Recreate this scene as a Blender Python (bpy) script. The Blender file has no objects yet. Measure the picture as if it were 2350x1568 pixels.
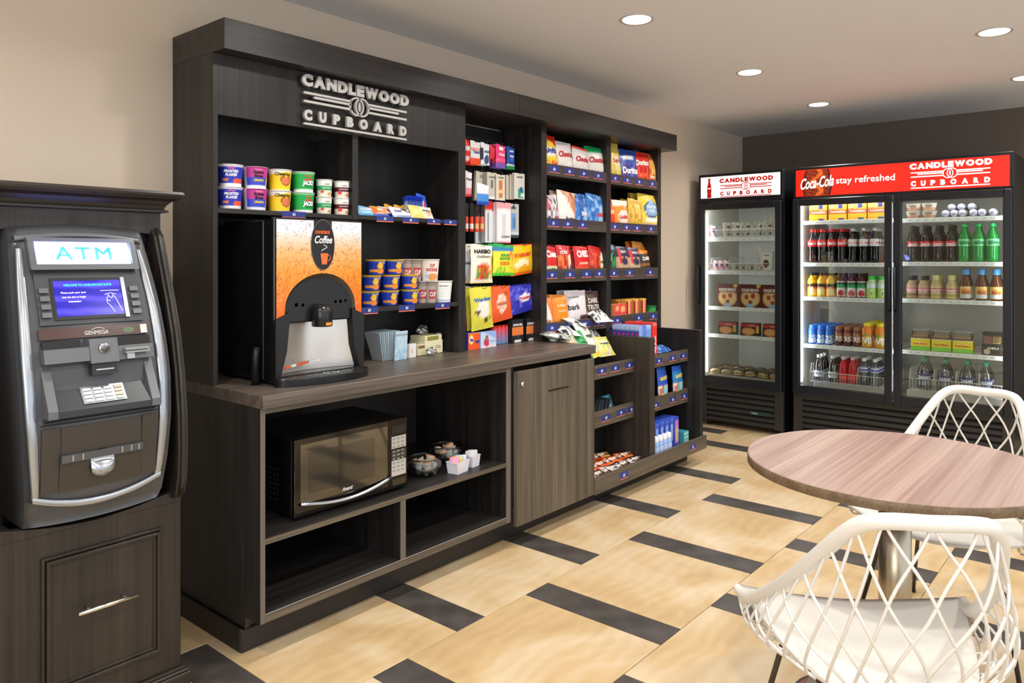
import bpy, bmesh, math, random
from mathutils import Vector, Matrix
random.seed(7)
sc = bpy.context.scene
col = sc.collection
PI = math.pi
# ------------------------------------------------------------------ camera
CX, CY, CZ, YAW, FPX, UC, VC = 0.004, -2.852, 1.3327, 0.70219, 1729.8, 1175.0, 594.1
cam_d = bpy.data.cameras.new('camera'); cam = bpy.data.objects.new('camera', cam_d); col.objects.link(cam)
cam.location = (CX, CY, CZ); cam.rotation_euler = (PI/2, 0, YAW - PI/2)
cam_d.sensor_width = 36.0; cam_d.lens = FPX/2350*36; cam_d.shift_y = -(784-VC)/2350; cam_d.clip_start = 0.05
sc.camera = cam
# ------------------------------------------------------------------ world, exposure, lights
sc.view_settings.view_transform = 'Standard'; sc.view_settings.look = 'None'
sc.view_settings.exposure = 0.25; sc.view_settings.gamma = 1.0; sc.view_settings.use_curve_mapping = False
W = bpy.data.worlds.new('world'); sc.world = W; W.use_nodes = True
bg = W.node_tree.nodes['Background']; bg.inputs[0].default_value = (0.93, 0.975, 1.04, 1); bg.inputs[1].default_value = 1.2
CEIL = 2.4464
LAMP_W = 8.2
DOWN = [(x, y) for y in (-1.03, -2.27, -3.51) for x in (-0.82, 0.47, 1.77, 3.055, 4.355, 5.58)]
for x, y in DOWN:
    L = bpy.data.lights.new('downlight_lamp', 'AREA'); L.shape = 'DISK'; L.size = 0.11; L.energy = LAMP_W; L.color = (1.0, 0.955, 0.90)
    L.spread = math.radians(150)
    o = bpy.data.objects.new('downlight_lamp', L); o.location = (x, y, CEIL - 0.02); col.objects.link(o)
# fill light added behind the viewer to brighten the room
L = bpy.data.lights.new('added_fill_light', 'AREA'); L.shape = 'RECTANGLE'; L.size = 2.5; L.size_y = 1.35; L.energy = 30; L.color = (.93, .97, 1.0)
o = bpy.data.objects.new('added_fill_light', L); o.location = (-2.50, -3.3, 1.55); o.rotation_euler = (PI/2, 0, -PI/2); col.objects.link(o)
# ------------------------------------------------------------------ pixel -> world (a real depth plane is always given)
FW = (math.cos(YAW), math.sin(YAW)); RT = (math.sin(YAW), -math.cos(YAW))
def _ray(u, v):
    a = (u-UC)/FPX; return (FW[0]+a*RT[0], FW[1]+a*RT[1], -(v-VC)/FPX)
def aty(u, v, y):
    d = _ray(u, v); t = (y-CY)/d[1]; return (CX+t*d[0], y, CZ+t*d[2])
def atx(u, v, x):
    d = _ray(u, v); t = (x-CX)/d[0]; return (x, CY+t*d[1], CZ+t*d[2])
def wx(u, y): return aty(u, 600, y)[0]
def wz(u, v, y): return aty(u, v, y)[2]
# ------------------------------------------------------------------ materials
def lin(c):
    if isinstance(c, str):
        c = c.lstrip('#'); c = tuple(int(c[i:i+2], 16)/255 for i in (0, 2, 4))
    return tuple(x/12.92 if x <= .04045 else ((x+.055)/1.055)**2.4 for x in c[:3])
MATS = {}
def mat(name, color='888888', rough=.5, metal=0, emit=None, es=1, trans=0, coat=0, alpha=1, spec=.5, ior=1.45):
    if name in MATS: return MATS[name]
    m = bpy.data.materials.new(name); m.use_nodes = True; b = m.node_tree.nodes['Principled BSDF']
    b.inputs['Base Color'].default_value = (*lin(color), 1); b.inputs['Roughness'].default_value = rough
    b.inputs['Metallic'].default_value = metal; b.inputs['Specular IOR Level'].default_value = spec; b.inputs['IOR'].default_value = ior
    if emit: b.inputs['Emission Color'].default_value = (*lin(emit), 1); b.inputs['Emission Strength'].default_value = es
    if trans: b.inputs['Transmission Weight'].default_value = trans
    if coat: b.inputs['Coat Weight'].default_value = coat; b.inputs['Coat Roughness'].default_value = .08
    if alpha < 1: b.inputs['Alpha'].default_value = alpha
    MATS[name] = m; return m
def nodes(m): return m.node_tree.nodes, m.node_tree.links
def C(hexv, rough=.45, metal=0):
    return mat('c_%s_%d_%d' % (hexv, rough*100, metal*10), hexv, rough, metal)
def wood(name, c1, c2, axis, rough=.42, scale=1.0, streak=1.0):
    """laminate with grain running along AXIS"""
    if name in MATS: return MATS[name]
    m = mat(name, c1, rough); n, l = nodes(m); b = n['Principled BSDF']
    tc = n.new('ShaderNodeTexCoord'); mp = n.new('ShaderNodeMapping'); l.new(tc.outputs['Object'], mp.inputs[0])
    s = [150*scale, 150*scale, 150*scale]; s['xyz'.index(axis)] = 2.2*scale; mp.inputs['Scale'].default_value = s
    nz = n.new('ShaderNodeTexNoise'); nz.inputs['Scale'].default_value = 1; nz.inputs['Detail'].default_value = 3; nz.inputs['Roughness'].default_value = .6
    l.new(mp.outputs[0], nz.inputs[0])
    mp2 = n.new('ShaderNodeMapping'); l.new(tc.outputs['Object'], mp2.inputs[0])
    s = [26*scale, 26*scale, 26*scale]; s['xyz'.index(axis)] = .7*scale; mp2.inputs['Scale'].default_value = s
    nz2 = n.new('ShaderNodeTexNoise'); nz2.inputs['Scale'].default_value = 1; nz2.inputs['Detail'].default_value = 2; l.new(mp2.outputs[0], nz2.inputs[0])
    mx = n.new('ShaderNodeMath'); mx.operation = 'ADD'; l.new(nz.outputs[0], mx.inputs[0]); l.new(nz2.outputs[0], mx.inputs[1])
    rp = n.new('ShaderNodeValToRGB'); l.new(mx.outputs[0], rp.inputs[0])
    # sum lies around 1.0: halve
    hv = n.new('ShaderNodeMath'); hv.operation = 'MULTIPLY'; hv.inputs[1].default_value = .5; l.new(mx.outputs[0], hv.inputs[0]); l.new(hv.outputs[0], rp.inputs[0])
    rp.color_ramp.elements[0].position = .5-.13/streak; rp.color_ramp.elements[0].color = (*lin(c1), 1)
    rp.color_ramp.elements[1].position = .5+.13/streak; rp.color_ramp.elements[1].color = (*lin(c2), 1)
    l.new(rp.outputs[0], b.inputs['Base Color'])
    bp = n.new('ShaderNodeBump'); bp.inputs['Strength'].default_value = .12; bp.inputs['Distance'].default_value = .001; l.new(nz.outputs[0], bp.inputs['Height']); l.new(bp.outputs[0], b.inputs['Normal'])
    return m
def glass(name, tint='ffffff', refl=.08, rough=.02):
    """thin clear sheet: see-through with a Fresnel reflection"""
    if name in MATS: return MATS[name]
    m = bpy.data.materials.new(name); m.use_nodes = True; n, l = nodes(m); n.clear()
    o = n.new('ShaderNodeOutputMaterial'); t = n.new('ShaderNodeBsdfTransparent'); t.inputs[0].default_value = (*lin(tint), 1)
    g = n.new('ShaderNodeBsdfGlossy'); g.inputs['Roughness'].default_value = rough
    f = n.new('ShaderNodeFresnel'); f.inputs[0].default_value = 1.45
    mu = n.new('ShaderNodeMath'); mu.operation = 'MULTIPLY_ADD'; mu.inputs[1].default_value = .8; mu.inputs[2].default_value = refl-.03; mu.use_clamp = True
    l.new(f.outputs[0], mu.inputs[0]); x = n.new('ShaderNodeMixShader'); l.new(mu.outputs[0], x.inputs[0]); l.new(t.outputs[0], x.inputs[1]); l.new(g.outputs[0], x.inputs[2]); l.new(x.outputs[0], o.inputs[0])
    MATS[name] = m; return m
def attr_mat(name, rough, coat=0, metal=0):
    if name in MATS: return MATS[name]
    m = mat(name, 'ffffff', rough, metal=metal, coat=coat); n, l = nodes(m); a = n.new('ShaderNodeAttribute'); a.attribute_name = 'Col'
    l.new(a.outputs['Color'], n['Principled BSDF'].inputs['Base Color']); return m
FILM = attr_mat('printed_film', .3, metal=0); CARD = attr_mat('printed_card', .5); GLOSSP = attr_mat('printed_label', .35)
# ------------------------------------------------------------------ mesh builder
class MB:
    def __init__(s): s.v = []; s.f = []; s.c = []; s.sm = []
    def add(s, vs, fs, smooth=False, cols=None):
        k = len(s.v); s.v += [tuple(v) for v in vs]; s.f += [tuple(i+k for i in f) for f in fs]; s.sm += [smooth]*len(fs)
        s.c += cols if cols else [None]*len(vs); return s
    def box(s, a, b, ch=0):
        (x0, y0, z0), (x1, y1, z1) = [min(p, q) for p, q in zip(a, b)], [max(p, q) for p, q in zip(a, b)]
        if ch <= 0:
            return s.add([(x0,y0,z0),(x1,y0,z0),(x1,y1,z0),(x0,y1,z0),(x0,y0,z1),(x1,y0,z1),(x1,y1,z1),(x0,y1,z1)],
                  [(3,2,1,0),(4,5,6,7),(0,1,5,4),(1,2,6,5),(2,3,7,6),(3,0,4,7)])
        c = min(ch, (x1-x0)/2.01, (y1-y0)/2.01, (z1-z0)/2.01); V = []; 
        for z, e in ((z0, c), (z0+c, 0), (z1-c, 0), (z1, c)):
            d = c
            if e:  V += [(x0+d,y0+d,z),(x1-d,y0+d,z),(x1-d,y1-d,z),(x0+d,y1-d,z)]
            else:  V += [(x0+d,y0,z),(x1-d,y0,z),(x1,y0+d,z),(x1,y1-d,z),(x1-d,y1,z),(x0+d,y1,z),(x0,y1-d,z),(x0,y0+d,z)]
        F = [(3,2,1,0),(20,21,22,23)]
        A = 4; B = 12
        for i in range(8): F.append((A+i, A+(i+1) % 8, B+(i+1) % 8, B+i))
        for i in range(4):
            p, q = A+2*i, A+2*i+1; F.append((i, (i+1) % 4, q, p)); F.append(((i+1) % 4, A+(2*i+2) % 8, q))
            p, q = B+2*i, B+2*i+1; F.append((20+i, p, q, 20+(i+1) % 4)); F.append((20+(i+1) % 4, q, B+(2*i+2) % 8))
        return s.add(V, F)
    def prism(s, pts, axis, a, b):
        """pts: outline in the two other axes (order x,y,z without AXIS), extruded a..b"""
        n = len(pts); i = 'xyz'.index(axis); V = []
        for w in (a, b):
            for p in pts: q = list(p); q.insert(i, w); V.append(tuple(q))
        F = [tuple(range(n))[::-1], tuple(range(n, 2*n))] + [(k, (k+1) % n, n+(k+1) % n, n+k) for k in range(n)]
        ar = sum(pts[k][0]*pts[(k+1) % n][1]-pts[(k+1) % n][0]*pts[k][1] for k in range(n))
        if (ar < 0) != (axis == 'y'): F = [f[::-1] for f in F]
        if b < a: F = [f[::-1] for f in F]
        return s.add(V, F)
    def lathe(s, prof, n=24, c=(0, 0), cap=True, art=None, arc=None, smooth=True):
        a0, a1 = arc or (0, 2*PI); full = arc is None; m = n if full else n+1; V = []; cols = []
        zs = [p[1] for p in prof]; zl, zh = min(zs), max(zs)
        for r, z in prof:
            for k in range(m):
                a = a0+(a1-a0)*k/n; V.append((c[0]+r*math.sin(a), c[1]-r*math.cos(a), z))
                if art:
                    aa = (a+PI) % (2*PI)-PI if full else a
                    cols.append(lin_cached(art(aa/1.25, (z-zl)/max(zh-zl, 1e-6))))
        F = []
        for j in range(len(prof)-1):
            for k in range(n):
                k2 = (k+1) % m if full else k+1
                F.append((j*m+k, j*m+k2, (j+1)*m+k2, (j+1)*m+k))
        if cap and full:
            if prof[0][0] > 1e-5: F.append(tuple(range(m))[::-1])
            if prof[-1][0] > 1e-5: F.append(tuple(range((len(prof)-1)*m, len(prof)*m)))
        return s.add(V, F, smooth, cols or None)
    def tube(s, pts, r, n=8, closed=False, flat=None, caps=True):
        P = [Vector(p) for p in pts]; N = len(P); V = []; up = None
        rs = r if isinstance(r, (list, tuple)) else [r]*N
        for i, p in enumerate(P):
            if closed: t = P[(i+1) % N]-P[i-1]
            else: t = (P[min(i+1, N-1)]-P[max(i-1, 0)])
            t.normalize()
            if up is None:
                up = Vector((0, 0, 1)) if abs(t.z) < .9 else Vector((1, 0, 0))
            x = t.cross(up)
            if x.length < 1e-6: up = Vector((1, 0, 0)); x = t.cross(up)
            x.normalize(); y = x.cross(t).normalized(); up = y
            for k in range(n):
                a = 2*PI*k/n; V.append(p+x*math.cos(a)*rs[i]+y*math.sin(a)*rs[i]*(flat or 1))
        F = []
        for i in range(N if closed else N-1):
            j = (i+1) % N
            for k in range(n): F.append((i*n+k, j*n+k, j*n+(k+1) % n, i*n+(k+1) % n))
        if not closed and caps: F += [tuple(range(n)), tuple(range((N-1)*n, N*n))[::-1]]
        return s.add(V, F, True)
    def grid(s, fn, nu, nv, art=None, smooth=True, flip=False):
        V = []; cols = []
        for j in range(nv+1):
            for i in range(nu+1):
                u = -1+2*i/nu; v = j/nv; V.append(fn(u, v))
                if art: cols.append(lin_cached(art(u, v)))
        F = []
        for j in range(nv):
            for i in range(nu):
                q = (j*(nu+1)+i, j*(nu+1)+i+1, (j+1)*(nu+1)+i+1, (j+1)*(nu+1)+i); F.append(q[::-1] if flip else q)
        return s.add(V, F, smooth, cols or None)
    def build(s, name, m, parent=None, org=None, kind=None, label=None, fixn=False):
        me = bpy.data.meshes.new(name); V = s.v
        if org is not None: V = [(x-org[0], y-org[1], z-org[2]) for x, y, z in V]
        me.from_pydata(V, [], s.f)
        if any(s.sm): me.polygons.foreach_set('use_smooth', s.sm)
        if any(c is not None for c in s.c):
            a = me.color_attributes.new('Col', 'FLOAT_COLOR', 'POINT'); d = []
            for c in s.c: d += [*(c or (.8, .8, .8)), 1]
            a.data.foreach_set('color', d)
        if fixn:
            b = bmesh.new(); b.from_mesh(me); bmesh.ops.recalc_face_normals(b, faces=b.faces); b.to_mesh(me); b.free()
        me.materials.append(m); me.update()
        o = bpy.data.objects.new(name, me); col.objects.link(o)
        if parent is not None: o.parent = parent
        if kind: o['kind'] = kind
        if label: o['label'] = label
        return o
_lc = {}
def lin_cached(c):
    if c not in _lc: _lc[c] = lin(c)
    return _lc[c]
def tag(o, label, cat, group=None):
    o['label'] = label; o['category'] = cat
    if group: o['group'] = group
    return o
def thing(name, label, cat, loc=(0, 0, 0), rz=0, group=None, rot=None):
    o = bpy.data.objects.new(name, None); o.empty_display_size = .05; col.objects.link(o); o.location = loc
    o.rotation_euler = rot if rot else (0, 0, rz); return tag(o, label, cat, group)
def setting(name, mb, m): return mb.build(name, m, kind='structure')
def copy_tree(o, loc, label=None, rz=None, rot=None, parent=None):
    c = o.copy(); col.objects.link(c)
    if parent is not None: c.parent = parent
    if loc is not None: c.location = loc
    if rz is not None: c.rotation_euler = (0, 0, rz)
    if rot is not None: c.rotation_euler = rot
    if label: c['label'] = label
    for ch in list(o.children): copy_tree(ch, None, parent=c)
    return c
ORD = ['first', 'second', 'third', 'fourth', 'fifth', 'sixth', 'seventh', 'eighth', 'ninth', 'tenth', 'eleventh', 'twelfth']
# ------------------------------------------------------------------ lettering
_tc = {}
def glyphs(s, bold=.02, shear=0, space=1.0):
    k = (s, bold, shear, space)
    if k in _tc: return _tc[k]
    cu = bpy.data.curves.new('t', 'FONT'); cu.body = s; cu.size = 1; cu.offset = bold; cu.shear = shear; cu.space_character = space
    cu.align_x = 'CENTER'; cu.resolution_u = 3; cu.fill_mode = 'FRONT'
    o = bpy.data.objects.new('t', cu); col.objects.link(o); dg = bpy.context.evaluated_depsgraph_get(); me = bpy.data.meshes.new_from_object(o.evaluated_get(dg))
    V = [(v.co.x, v.co.y) for v in me.vertices]; F = [tuple(p.vertices) for p in me.polygons]
    bpy.data.objects.remove(o); bpy.data.curves.remove(cu); bpy.data.meshes.remove(me)
    _tc[k] = (V, F); return _tc[k]
def text2d(s, cx, cy, h, w=None, bold=.02, shear=0, space=1.0, rot=0):
    """lettering centred on (cx, cy), cap height h, squeezed or stretched to width w if given"""
    if bold > 0 and 'M' in s:           # this glyph breaks when offset: thicken it with shifted copies
        V0, F0 = glyphs(s, 0, shear, space); V = []; F = []; n0 = len(V0)
        for i, (a, b) in enumerate(((-.6, -.6), (.6, -.6), (.6, .6), (-.6, .6))): V += [(x+a*bold, y+b*bold) for x, y in V0]; F += [tuple(k+i*n0 for k in f) for f in F0]
    else: V, F = glyphs(s, bold, shear, space)
    if not V: return [], []
    xs = [v[0] for v in V]; ys = [v[1] for v in V]; k = h/.73
    if '\n' in s: k = h/(max(ys)-min(ys))
    mx, my = (max(xs)+min(xs))/2, ((max(ys)+min(ys))/2 if '\n' in s else .365)
    kx = k if w is None else w/(max(xs)-min(xs)); c, n = math.cos(rot), math.sin(rot); out = []
    for x, y in V:
        a, b = (x-mx)*kx, (y-my)*k; out.append((cx+a*c-b*n, cy+a*n+b*c))
    return out, F
def put2d(mb, VF, fn):
    V, F = VF; mb.add([fn(x, y) for x, y in V], F); return mb
def prism2d(mb, VF, fn, d):
    """lettering with thickness: front sheet, back sheet and side walls"""
    V, F = VF; n = len(V); ed = {}
    for f in F:
        for a, b in zip(f, f[1:]+f[:1]): ed[(a, b)] = 1
    side = [(b, a, a+n, b+n) for (a, b) in ed if (b, a) not in ed]
    mb.add([fn(x, y, 0) for x, y in V]+[fn(x, y, d) for x, y in V], list(F)+[tuple(i+n for i in f[::-1]) for f in F]+side); return mb
def rect2d(x0, y0, x1, y1): return [(x0, y0), (x1, y0), (x1, y1), (x0, y1)], [(0, 1, 2, 3)]
def ring2d(cx, cy, r, t, n=28, sx=1):
    V = []; 
    for k in range(n):
        a = 2*PI*k/n; V += [(cx+r*sx*math.cos(a), cy+r*math.sin(a)), (cx+(r-t)*sx*math.cos(a), cy+(r-t)*math.sin(a))]
    return V, [(2*k, 2*((k+1) % n), 2*((k+1) % n)+1, 2*k+1) for k in range(n)]
def disc2d(cx, cy, rx, ry, n=20): return [(cx+rx*math.cos(2*PI*k/n), cy+ry*math.sin(2*PI*k/n)) for k in range(n)], [tuple(range(n))]
def logo_parts(w, h):
    """the shop sign: two words, six stripes, two linked rings and the underline; w x h centred on 0,0.  returns [(part name, [VF...])]"""
    out = []
    def lets(word, ws, cy, ch, x0, x1):
        tot = sum(ws)+(len(ws)-1)*gap; k = (x1-x0)/tot; x = x0
        for c, a in zip(word, ws):
            V, F = text2d(c, x+a*k/2, cy, ch, a*k, bold=.075); out.append(('letter', [(V, F)])); x += (a+gap)*k
    gap = .1; lets('CANDLEWOOD', [.95, 1.05, .95, .95, .7, .75, 1.35, 1.05, 1.05, .95], h*.375, h*.20, -w/2, w/2)
    gap = .85; lets('CUPBOARD', [.95, .85, .85, .85, 1.05, 1.1, .9, .95], -h*.285, h*.18, -w*.485, w*.475)
    b = h*.022; r = h*.19; ry = h*.04
    for y, xa in ((ry+h*.085, .485), (ry+h*.02, .40), (ry-h*.075, .485)):
        out.append(('stripe', [rect2d(-w*xa, y-b, -r*1.02, y+b)])); out.append(('stripe', [rect2d(r*1.25, y-b, w*xa*.98, y+b)]))
    out.append(('ring', [ring2d(-r*.30, ry, r*1.0, r*.17, 30, .95)])); out.append(('ring', [ring2d(r*.42, ry, r*1.0, r*.17, 30, .95)]))
    out.append(('flame', [disc2d(r*.06, ry, r*.13, r*.5)]))
    out.append(('underline', [rect2d(-w*.485, -h*.48, w*.475, -h*.44)]))
    return out
# ================================================================== room shell
m_wall = mat('wall_paint', 'cfc0ad', .75); m_far = mat('far_wall_paint', '6a6056', .8)
m_ceil = mat('ceiling_paint', 'e6e8ec', .8)
def noise_bump(m, scale, strength, dist=.001):
    n, l = nodes(m); t = n.new('ShaderNodeTexNoise'); t.inputs['Scale'].default_value = scale; t.inputs['Detail'].default_value = 3
    tc = n.new('ShaderNodeTexCoord'); l.new(tc.outputs['Object'], t.inputs[0]); b = n.new('ShaderNodeBump'); b.inputs['Strength'].default_value = strength; b.inputs['Distance'].default_value = dist
    l.new(t.outputs[0], b.inputs['Height']); l.new(b.outputs[0], n['Principled BSDF'].inputs['Normal'])
noise_bump(m_wall, 260, .25); noise_bump(m_far, 260, .25); noise_bump(m_ceil, 180, .25)
XF = 6.646; XB = -2.6; YR = -5.6
setting('wall_left', MB().box((XB, 0, 0), (XF+.12, .12, CEIL)), m_wall)
setting('wall_far', MB().box((XF, YR, 0), (XF+.12, 0, CEIL)), m_far)
setting('added_back_wall', MB().box((XB-.12, YR, 0), (XB, .12, CEIL)), m_wall)  # unseen wall, added to block world light coming from behind
wn = setting('fill_light_frame', MB().box((XB+.001, -4.6, .84), (XB+.05, -2.0, .88)).box((XB+.001, -4.6, 2.23), (XB+.05, -2.0, 2.27)).box((XB+.001, -4.6, .8805), (XB+.05, -4.56, 2.2295)).box((XB+.001, -2.04, .8805), (XB+.05, -2.0, 2.2295)).box((XB+.001, -3.32, .8805), (XB+.05, -3.28, 2.2295)), C('e8e6e2', .4))  # unseen window frame, added to hold the fill light
MB().box((XB+.002, -4.559, .881), (XB+.01, -2.041, 2.229)).build('glass_pane', mat('added_fill_glow', 'ffffff', .2, emit='f2f6ff', es=2.0), wn)  # glowing pane added as part of the unseen fill light
setting('ceiling', MB().box((XB, YR, CEIL), (XF+.12, .12, CEIL+.1)), m_ceil)
setting('baseboard_far', MB().box((XF-.014, YR, .0015), (XF-.0005, -.002, .1), .003), C('2b2724', .4))
# floor: grout slab with laid tiles
fl = setting('floor', MB().box((XB, YR, -.08), (XF+.12, .12, -.0035)), C('8a7a66', .8))
m_tile = mat('sandstone_tile', 'd0b48c', .33)
n, l = nodes(m_tile); b = n['Principled BSDF']
tc = n.new('ShaderNodeTexCoord'); oi = n.new('ShaderNodeObjectInfo')
off = n.new('ShaderNodeVectorMath'); off.operation = 'SCALE'; off.inputs['Scale'].default_value = 13.7
cmb = n.new('ShaderNodeCombineXYZ'); l.new(oi.outputs['Random'], cmb.inputs[0]); l.new(oi.outputs['Random'], cmb.inputs[1]); l.new(cmb.outputs[0], off.inputs[0])
ad = n.new('ShaderNodeVectorMath'); l.new(tc.outputs['Object'], ad.inputs[0]); l.new(off.outputs[0], ad.inputs[1])
n1 = n.new('ShaderNodeTexNoise'); n1.inputs['Scale'].default_value = 1.9; n1.inputs['Detail'].default_value = 4; n1.inputs['Distortion'].default_value = 1.6; l.new(ad.outputs[0], n1.inputs[0])
wv = n.new('ShaderNodeTexWave'); wv.wave_type = 'RINGS'; wv.inputs['Scale'].default_value = 5; wv.inputs['Distortion'].default_value = 9; wv.inputs['Detail'].default_value = 3; wv.inputs['Detail Scale'].default_value = .8; l.new(ad.outputs[0], wv.inputs[0])
mxn = n.new('ShaderNodeMix'); mxn.data_type = 'FLOAT'; mxn.inputs[0].default_value = .07; l.new(n1.outputs[0], mxn.inputs[2]); l.new(wv.outputs[1], mxn.inputs[3])
rp = n.new('ShaderNodeValToRGB'); l.new(mxn.outputs[0], rp.inputs[0])
e = rp.color_ramp.elements; e[0].position = .22; e[0].color = (*lin('b1946a'), 1); e[1].position = .72; e[1].color = (*lin('d4c2a4'), 1)
x = e.new(.45); x.color = (*lin('c5aa80'), 1); x = e.new(.56); x.color = (*lin('cbb592'), 1)
l.new(rp.outputs[0], b.inputs['Base Color'])
m_strip = mat('slate_tile', '4a4643', .4)
n, l = nodes(m_strip); b = n['Principled BSDF']; t = n.new('ShaderNodeTexNoise'); t.inputs['Scale'].default_value = 7; t.inputs['Detail'].default_value = 5
tc = n.new('ShaderNodeTexCoord'); l.new(tc.outputs['Object'], t.inputs[0]); rp = n.new('ShaderNodeValToRGB'); l.new(t.outputs[0], rp.inputs[0])
rp.color_ramp.elements[0].position = .3; rp.color_ramp.elements[0].color = (*lin('37332f'), 1); rp.color_ramp.elements[1].position = .75; rp.color_ramp.elements[1].color = (*lin('55504d'), 1); l.new(rp.outputs[0], b.inputs['Base Color'])
YA, RW, X0, PT, ST, OF = -.3589, .6023, 1.9357, .7698, .1468, .3854
G = .0012
def tile_mesh(w, m, nm):
    o = MB().box((G, -RW+G, -.0035), (w-G, -G, 0), .0012).build(nm, m, fl); return o
t_beige = tile_mesh(PT-ST, m_tile, 'tile'); t_dark = tile_mesh(ST, m_strip, 'accent_tile')
first = {'a': True, 'b': True}
for r in range(-1, 7):
    yt = YA-r*RW
    for k in range(-6, 7):
        xs = X0+k*PT+(OF if r % 2 else 0)
        if xs > XF or xs < XB: continue
        if first['a']: o = t_dark; first['a'] = False
        else: o = t_dark.copy(); col.objects.link(o)
        o.location = (xs, yt, 0)
        if xs+PT < XF+.3:
            if first['b']: o = t_beige; first['b'] = False
            else: o = t_beige.copy(); col.objects.link(o)
            o.location = (xs+ST, yt, 0)
# ceiling downlights (the same grid goes on over the rest of the room)
seen_names = {(3.055, -1.03): 'recessed round ceiling light nearest the snack cabinet sign', (4.355, -1.03): 'recessed round ceiling light halfway along the row by the cabinet',
  (5.58, -1.03): 'recessed round ceiling light closest to the single-door fridge', (4.355, -2.27): 'recessed round ceiling light above the table side of the room', (5.58, -2.27): 'recessed round ceiling light near the two-door fridge, cut by the picture edge'}
m_led = mat('lamp_disc', 'ffffff', .5, emit='fffaf0', es=2.2); m_ring = C('bdbab5', .35)
proto = None
for x, y in DOWN:
    lab = seen_names.get((x, y), 'recessed round ceiling light outside the picture')
    if proto is None:
        proto = t = thing('ceiling_light', lab, 'light', (x, y, CEIL), 0, 'recessed ceiling lights')
        MB().lathe([(.066, -.001), (.078, -.004), (.08, -.0015), (.08, .0)], 32, cap=False).build('trim_ring', m_ring, t)
        MB().lathe([(.0, -.0045), (.064, -.0045), (.066, -.002)], 32, cap=False).build('diffuser', m_led, t)
    else: copy_tree(proto, (x, y, CEIL), lab)
# ================================================================== snack cabinet
WV = wood('laminate_vertical', '181615', '2d2a28', 'z'); WH = wood('laminate_horizontal', '1c1a19', '322f2d', 'x')
WTOP = wood('worktop_laminate', '453c36', '6b6057', 'x', .38); WFr = wood('door_laminate', '453e35', '6c6255', 'z', .4); WY = wood('laminate_depth', '2c2724', '4a433e', 'y')
WFH = wood('rail_laminate', '443d35', '6a6052', 'x', .4)
BLK = C('0d0d0e', .5)
yP, yFs, yB = -.3067, -.386, -.004
XL, XR = 1.365, 4.587
cab = thing('display_cabinet', 'tall dark laminate snack cabinet with raised fascia lettering and open bays', 'cabinet', (XL, yP, .88))
O = (XL, yP, .88)
def part(nm, mb, m, par=cab, org=O, **k): return mb.build(nm, m, par, org, **k)
ZT, ZF = 2.1775, 2.069
part('crown_fascia', MB().box((XL-.001, yFs, ZF), (2.98, yB, ZT), .001), WH)
part('crown_fascia', MB().box((2.982, yFs, ZF), (4.662, yB, ZT), .001), WH)
ZC = .8796
part('side_panel', MB().box((XL, yP, ZC), (1.383, yB, ZF-.0005)), WV)
part('divider', MB().box((1.980, yP, ZC), (2.010, yB, 1.85)), WV) if False else None
part('divider', MB().box((1.980, yP, 1.4975), (2.010, yB, 1.8495), .0005), WV)
part('divider', MB().box((2.613, yP, ZC), (2.637, yB, ZF-.0005), .0005), WV); part('divider', MB().box((2.6375, yP, ZC), (2.662, yB, ZF-.0005), .0005), WV)
part('divider', MB().box((3.264, yP, ZC), (3.311, yB, ZF-.0005), .001), WV)
part('divider', MB().box((3.912, yP, .84), (3.961, yB, ZF-.0005), .001), WV)
part('side_panel', MB().box((4.545, yP, .12), (XR, yB, ZF-.0005), .001), WV)
hp = part('header_panel', MB().box((1.3835, yP-.0005, 1.85), (2.6125, yP+.02, ZF-.0005)), WV)
part('back_panel', MB().box((1.3835, -.02, ZC), (2.6125, yB-.0005, 2.06)), wood('back_laminate', '141313', '242221', 'z'))
part('back_panel', MB().box((2.6625, -.02, ZC), (3.2635, yB-.0005, 2.06)), C('121213', .6))
part('back_panel', MB().box((3.3115, -.02, ZC), (3.9115, yB-.0005, 2.06)), C('121110', .6))
part('back_panel', MB().box((3.9615, -.02, .84), (4.5445, yB-.0005, 2.06)), C('121110', .6))
part('shelf', MB().box((1.3835, yP+.002, 1.4975), (1.9795, -.0205, 1.515), .001), WH)
part('shelf', MB().box((2.0105, yP+.002, 1.500), (2.6125, -.0205, 1.517), .001), WH)
part('shelf', MB().box((1.94, yP+.002, 1.104), (2.6125, -.0205, 1.124), .001), WH)
# peg column: rail lines and rods
pg = part('peg_rail', MB().box((2.664, -.028, 1.985), (3.262, -.0205, 1.998)), C('4a4a4e', .3, .6))
# shelves with a raised lip in the two chip bays
LIP = [(1.797, 1.862), (1.494, 1.560), (1.199, 1.275), (.906, .977)]
for (xa, xb) in ((3.3115, 3.9115), (3.9615, 4.5445)):
    for za, zb in LIP:
        s = part('shelf', MB().box((xa, yP+.014, za+.004), (xb, -.0205, za+.022)), WH)
        MB().box((xa, yP+.001, za), (xb, yP+.0135, zb), .001).build('shelf_lip', wood('lip_laminate', '37302d', '504944', 'x'), s, O)
# brushed lettering of the shop sign, standing off the header panel
m_let = mat('brushed_letter', 'c4c3c1', .38, metal=.35)
zc_l = wz(820, 245, -.335)
lw, lh = .553, .207
for nm, vfs in logo_parts(lw, lh):
    for VF in vfs:
        mb = MB(); prism2d(mb, VF, lambda x, y, d: (1.993+x, -.335+d, 1.957+y), .012); part(nm if nm != 'underline' else 'stripe', mb, m_let)
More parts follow.
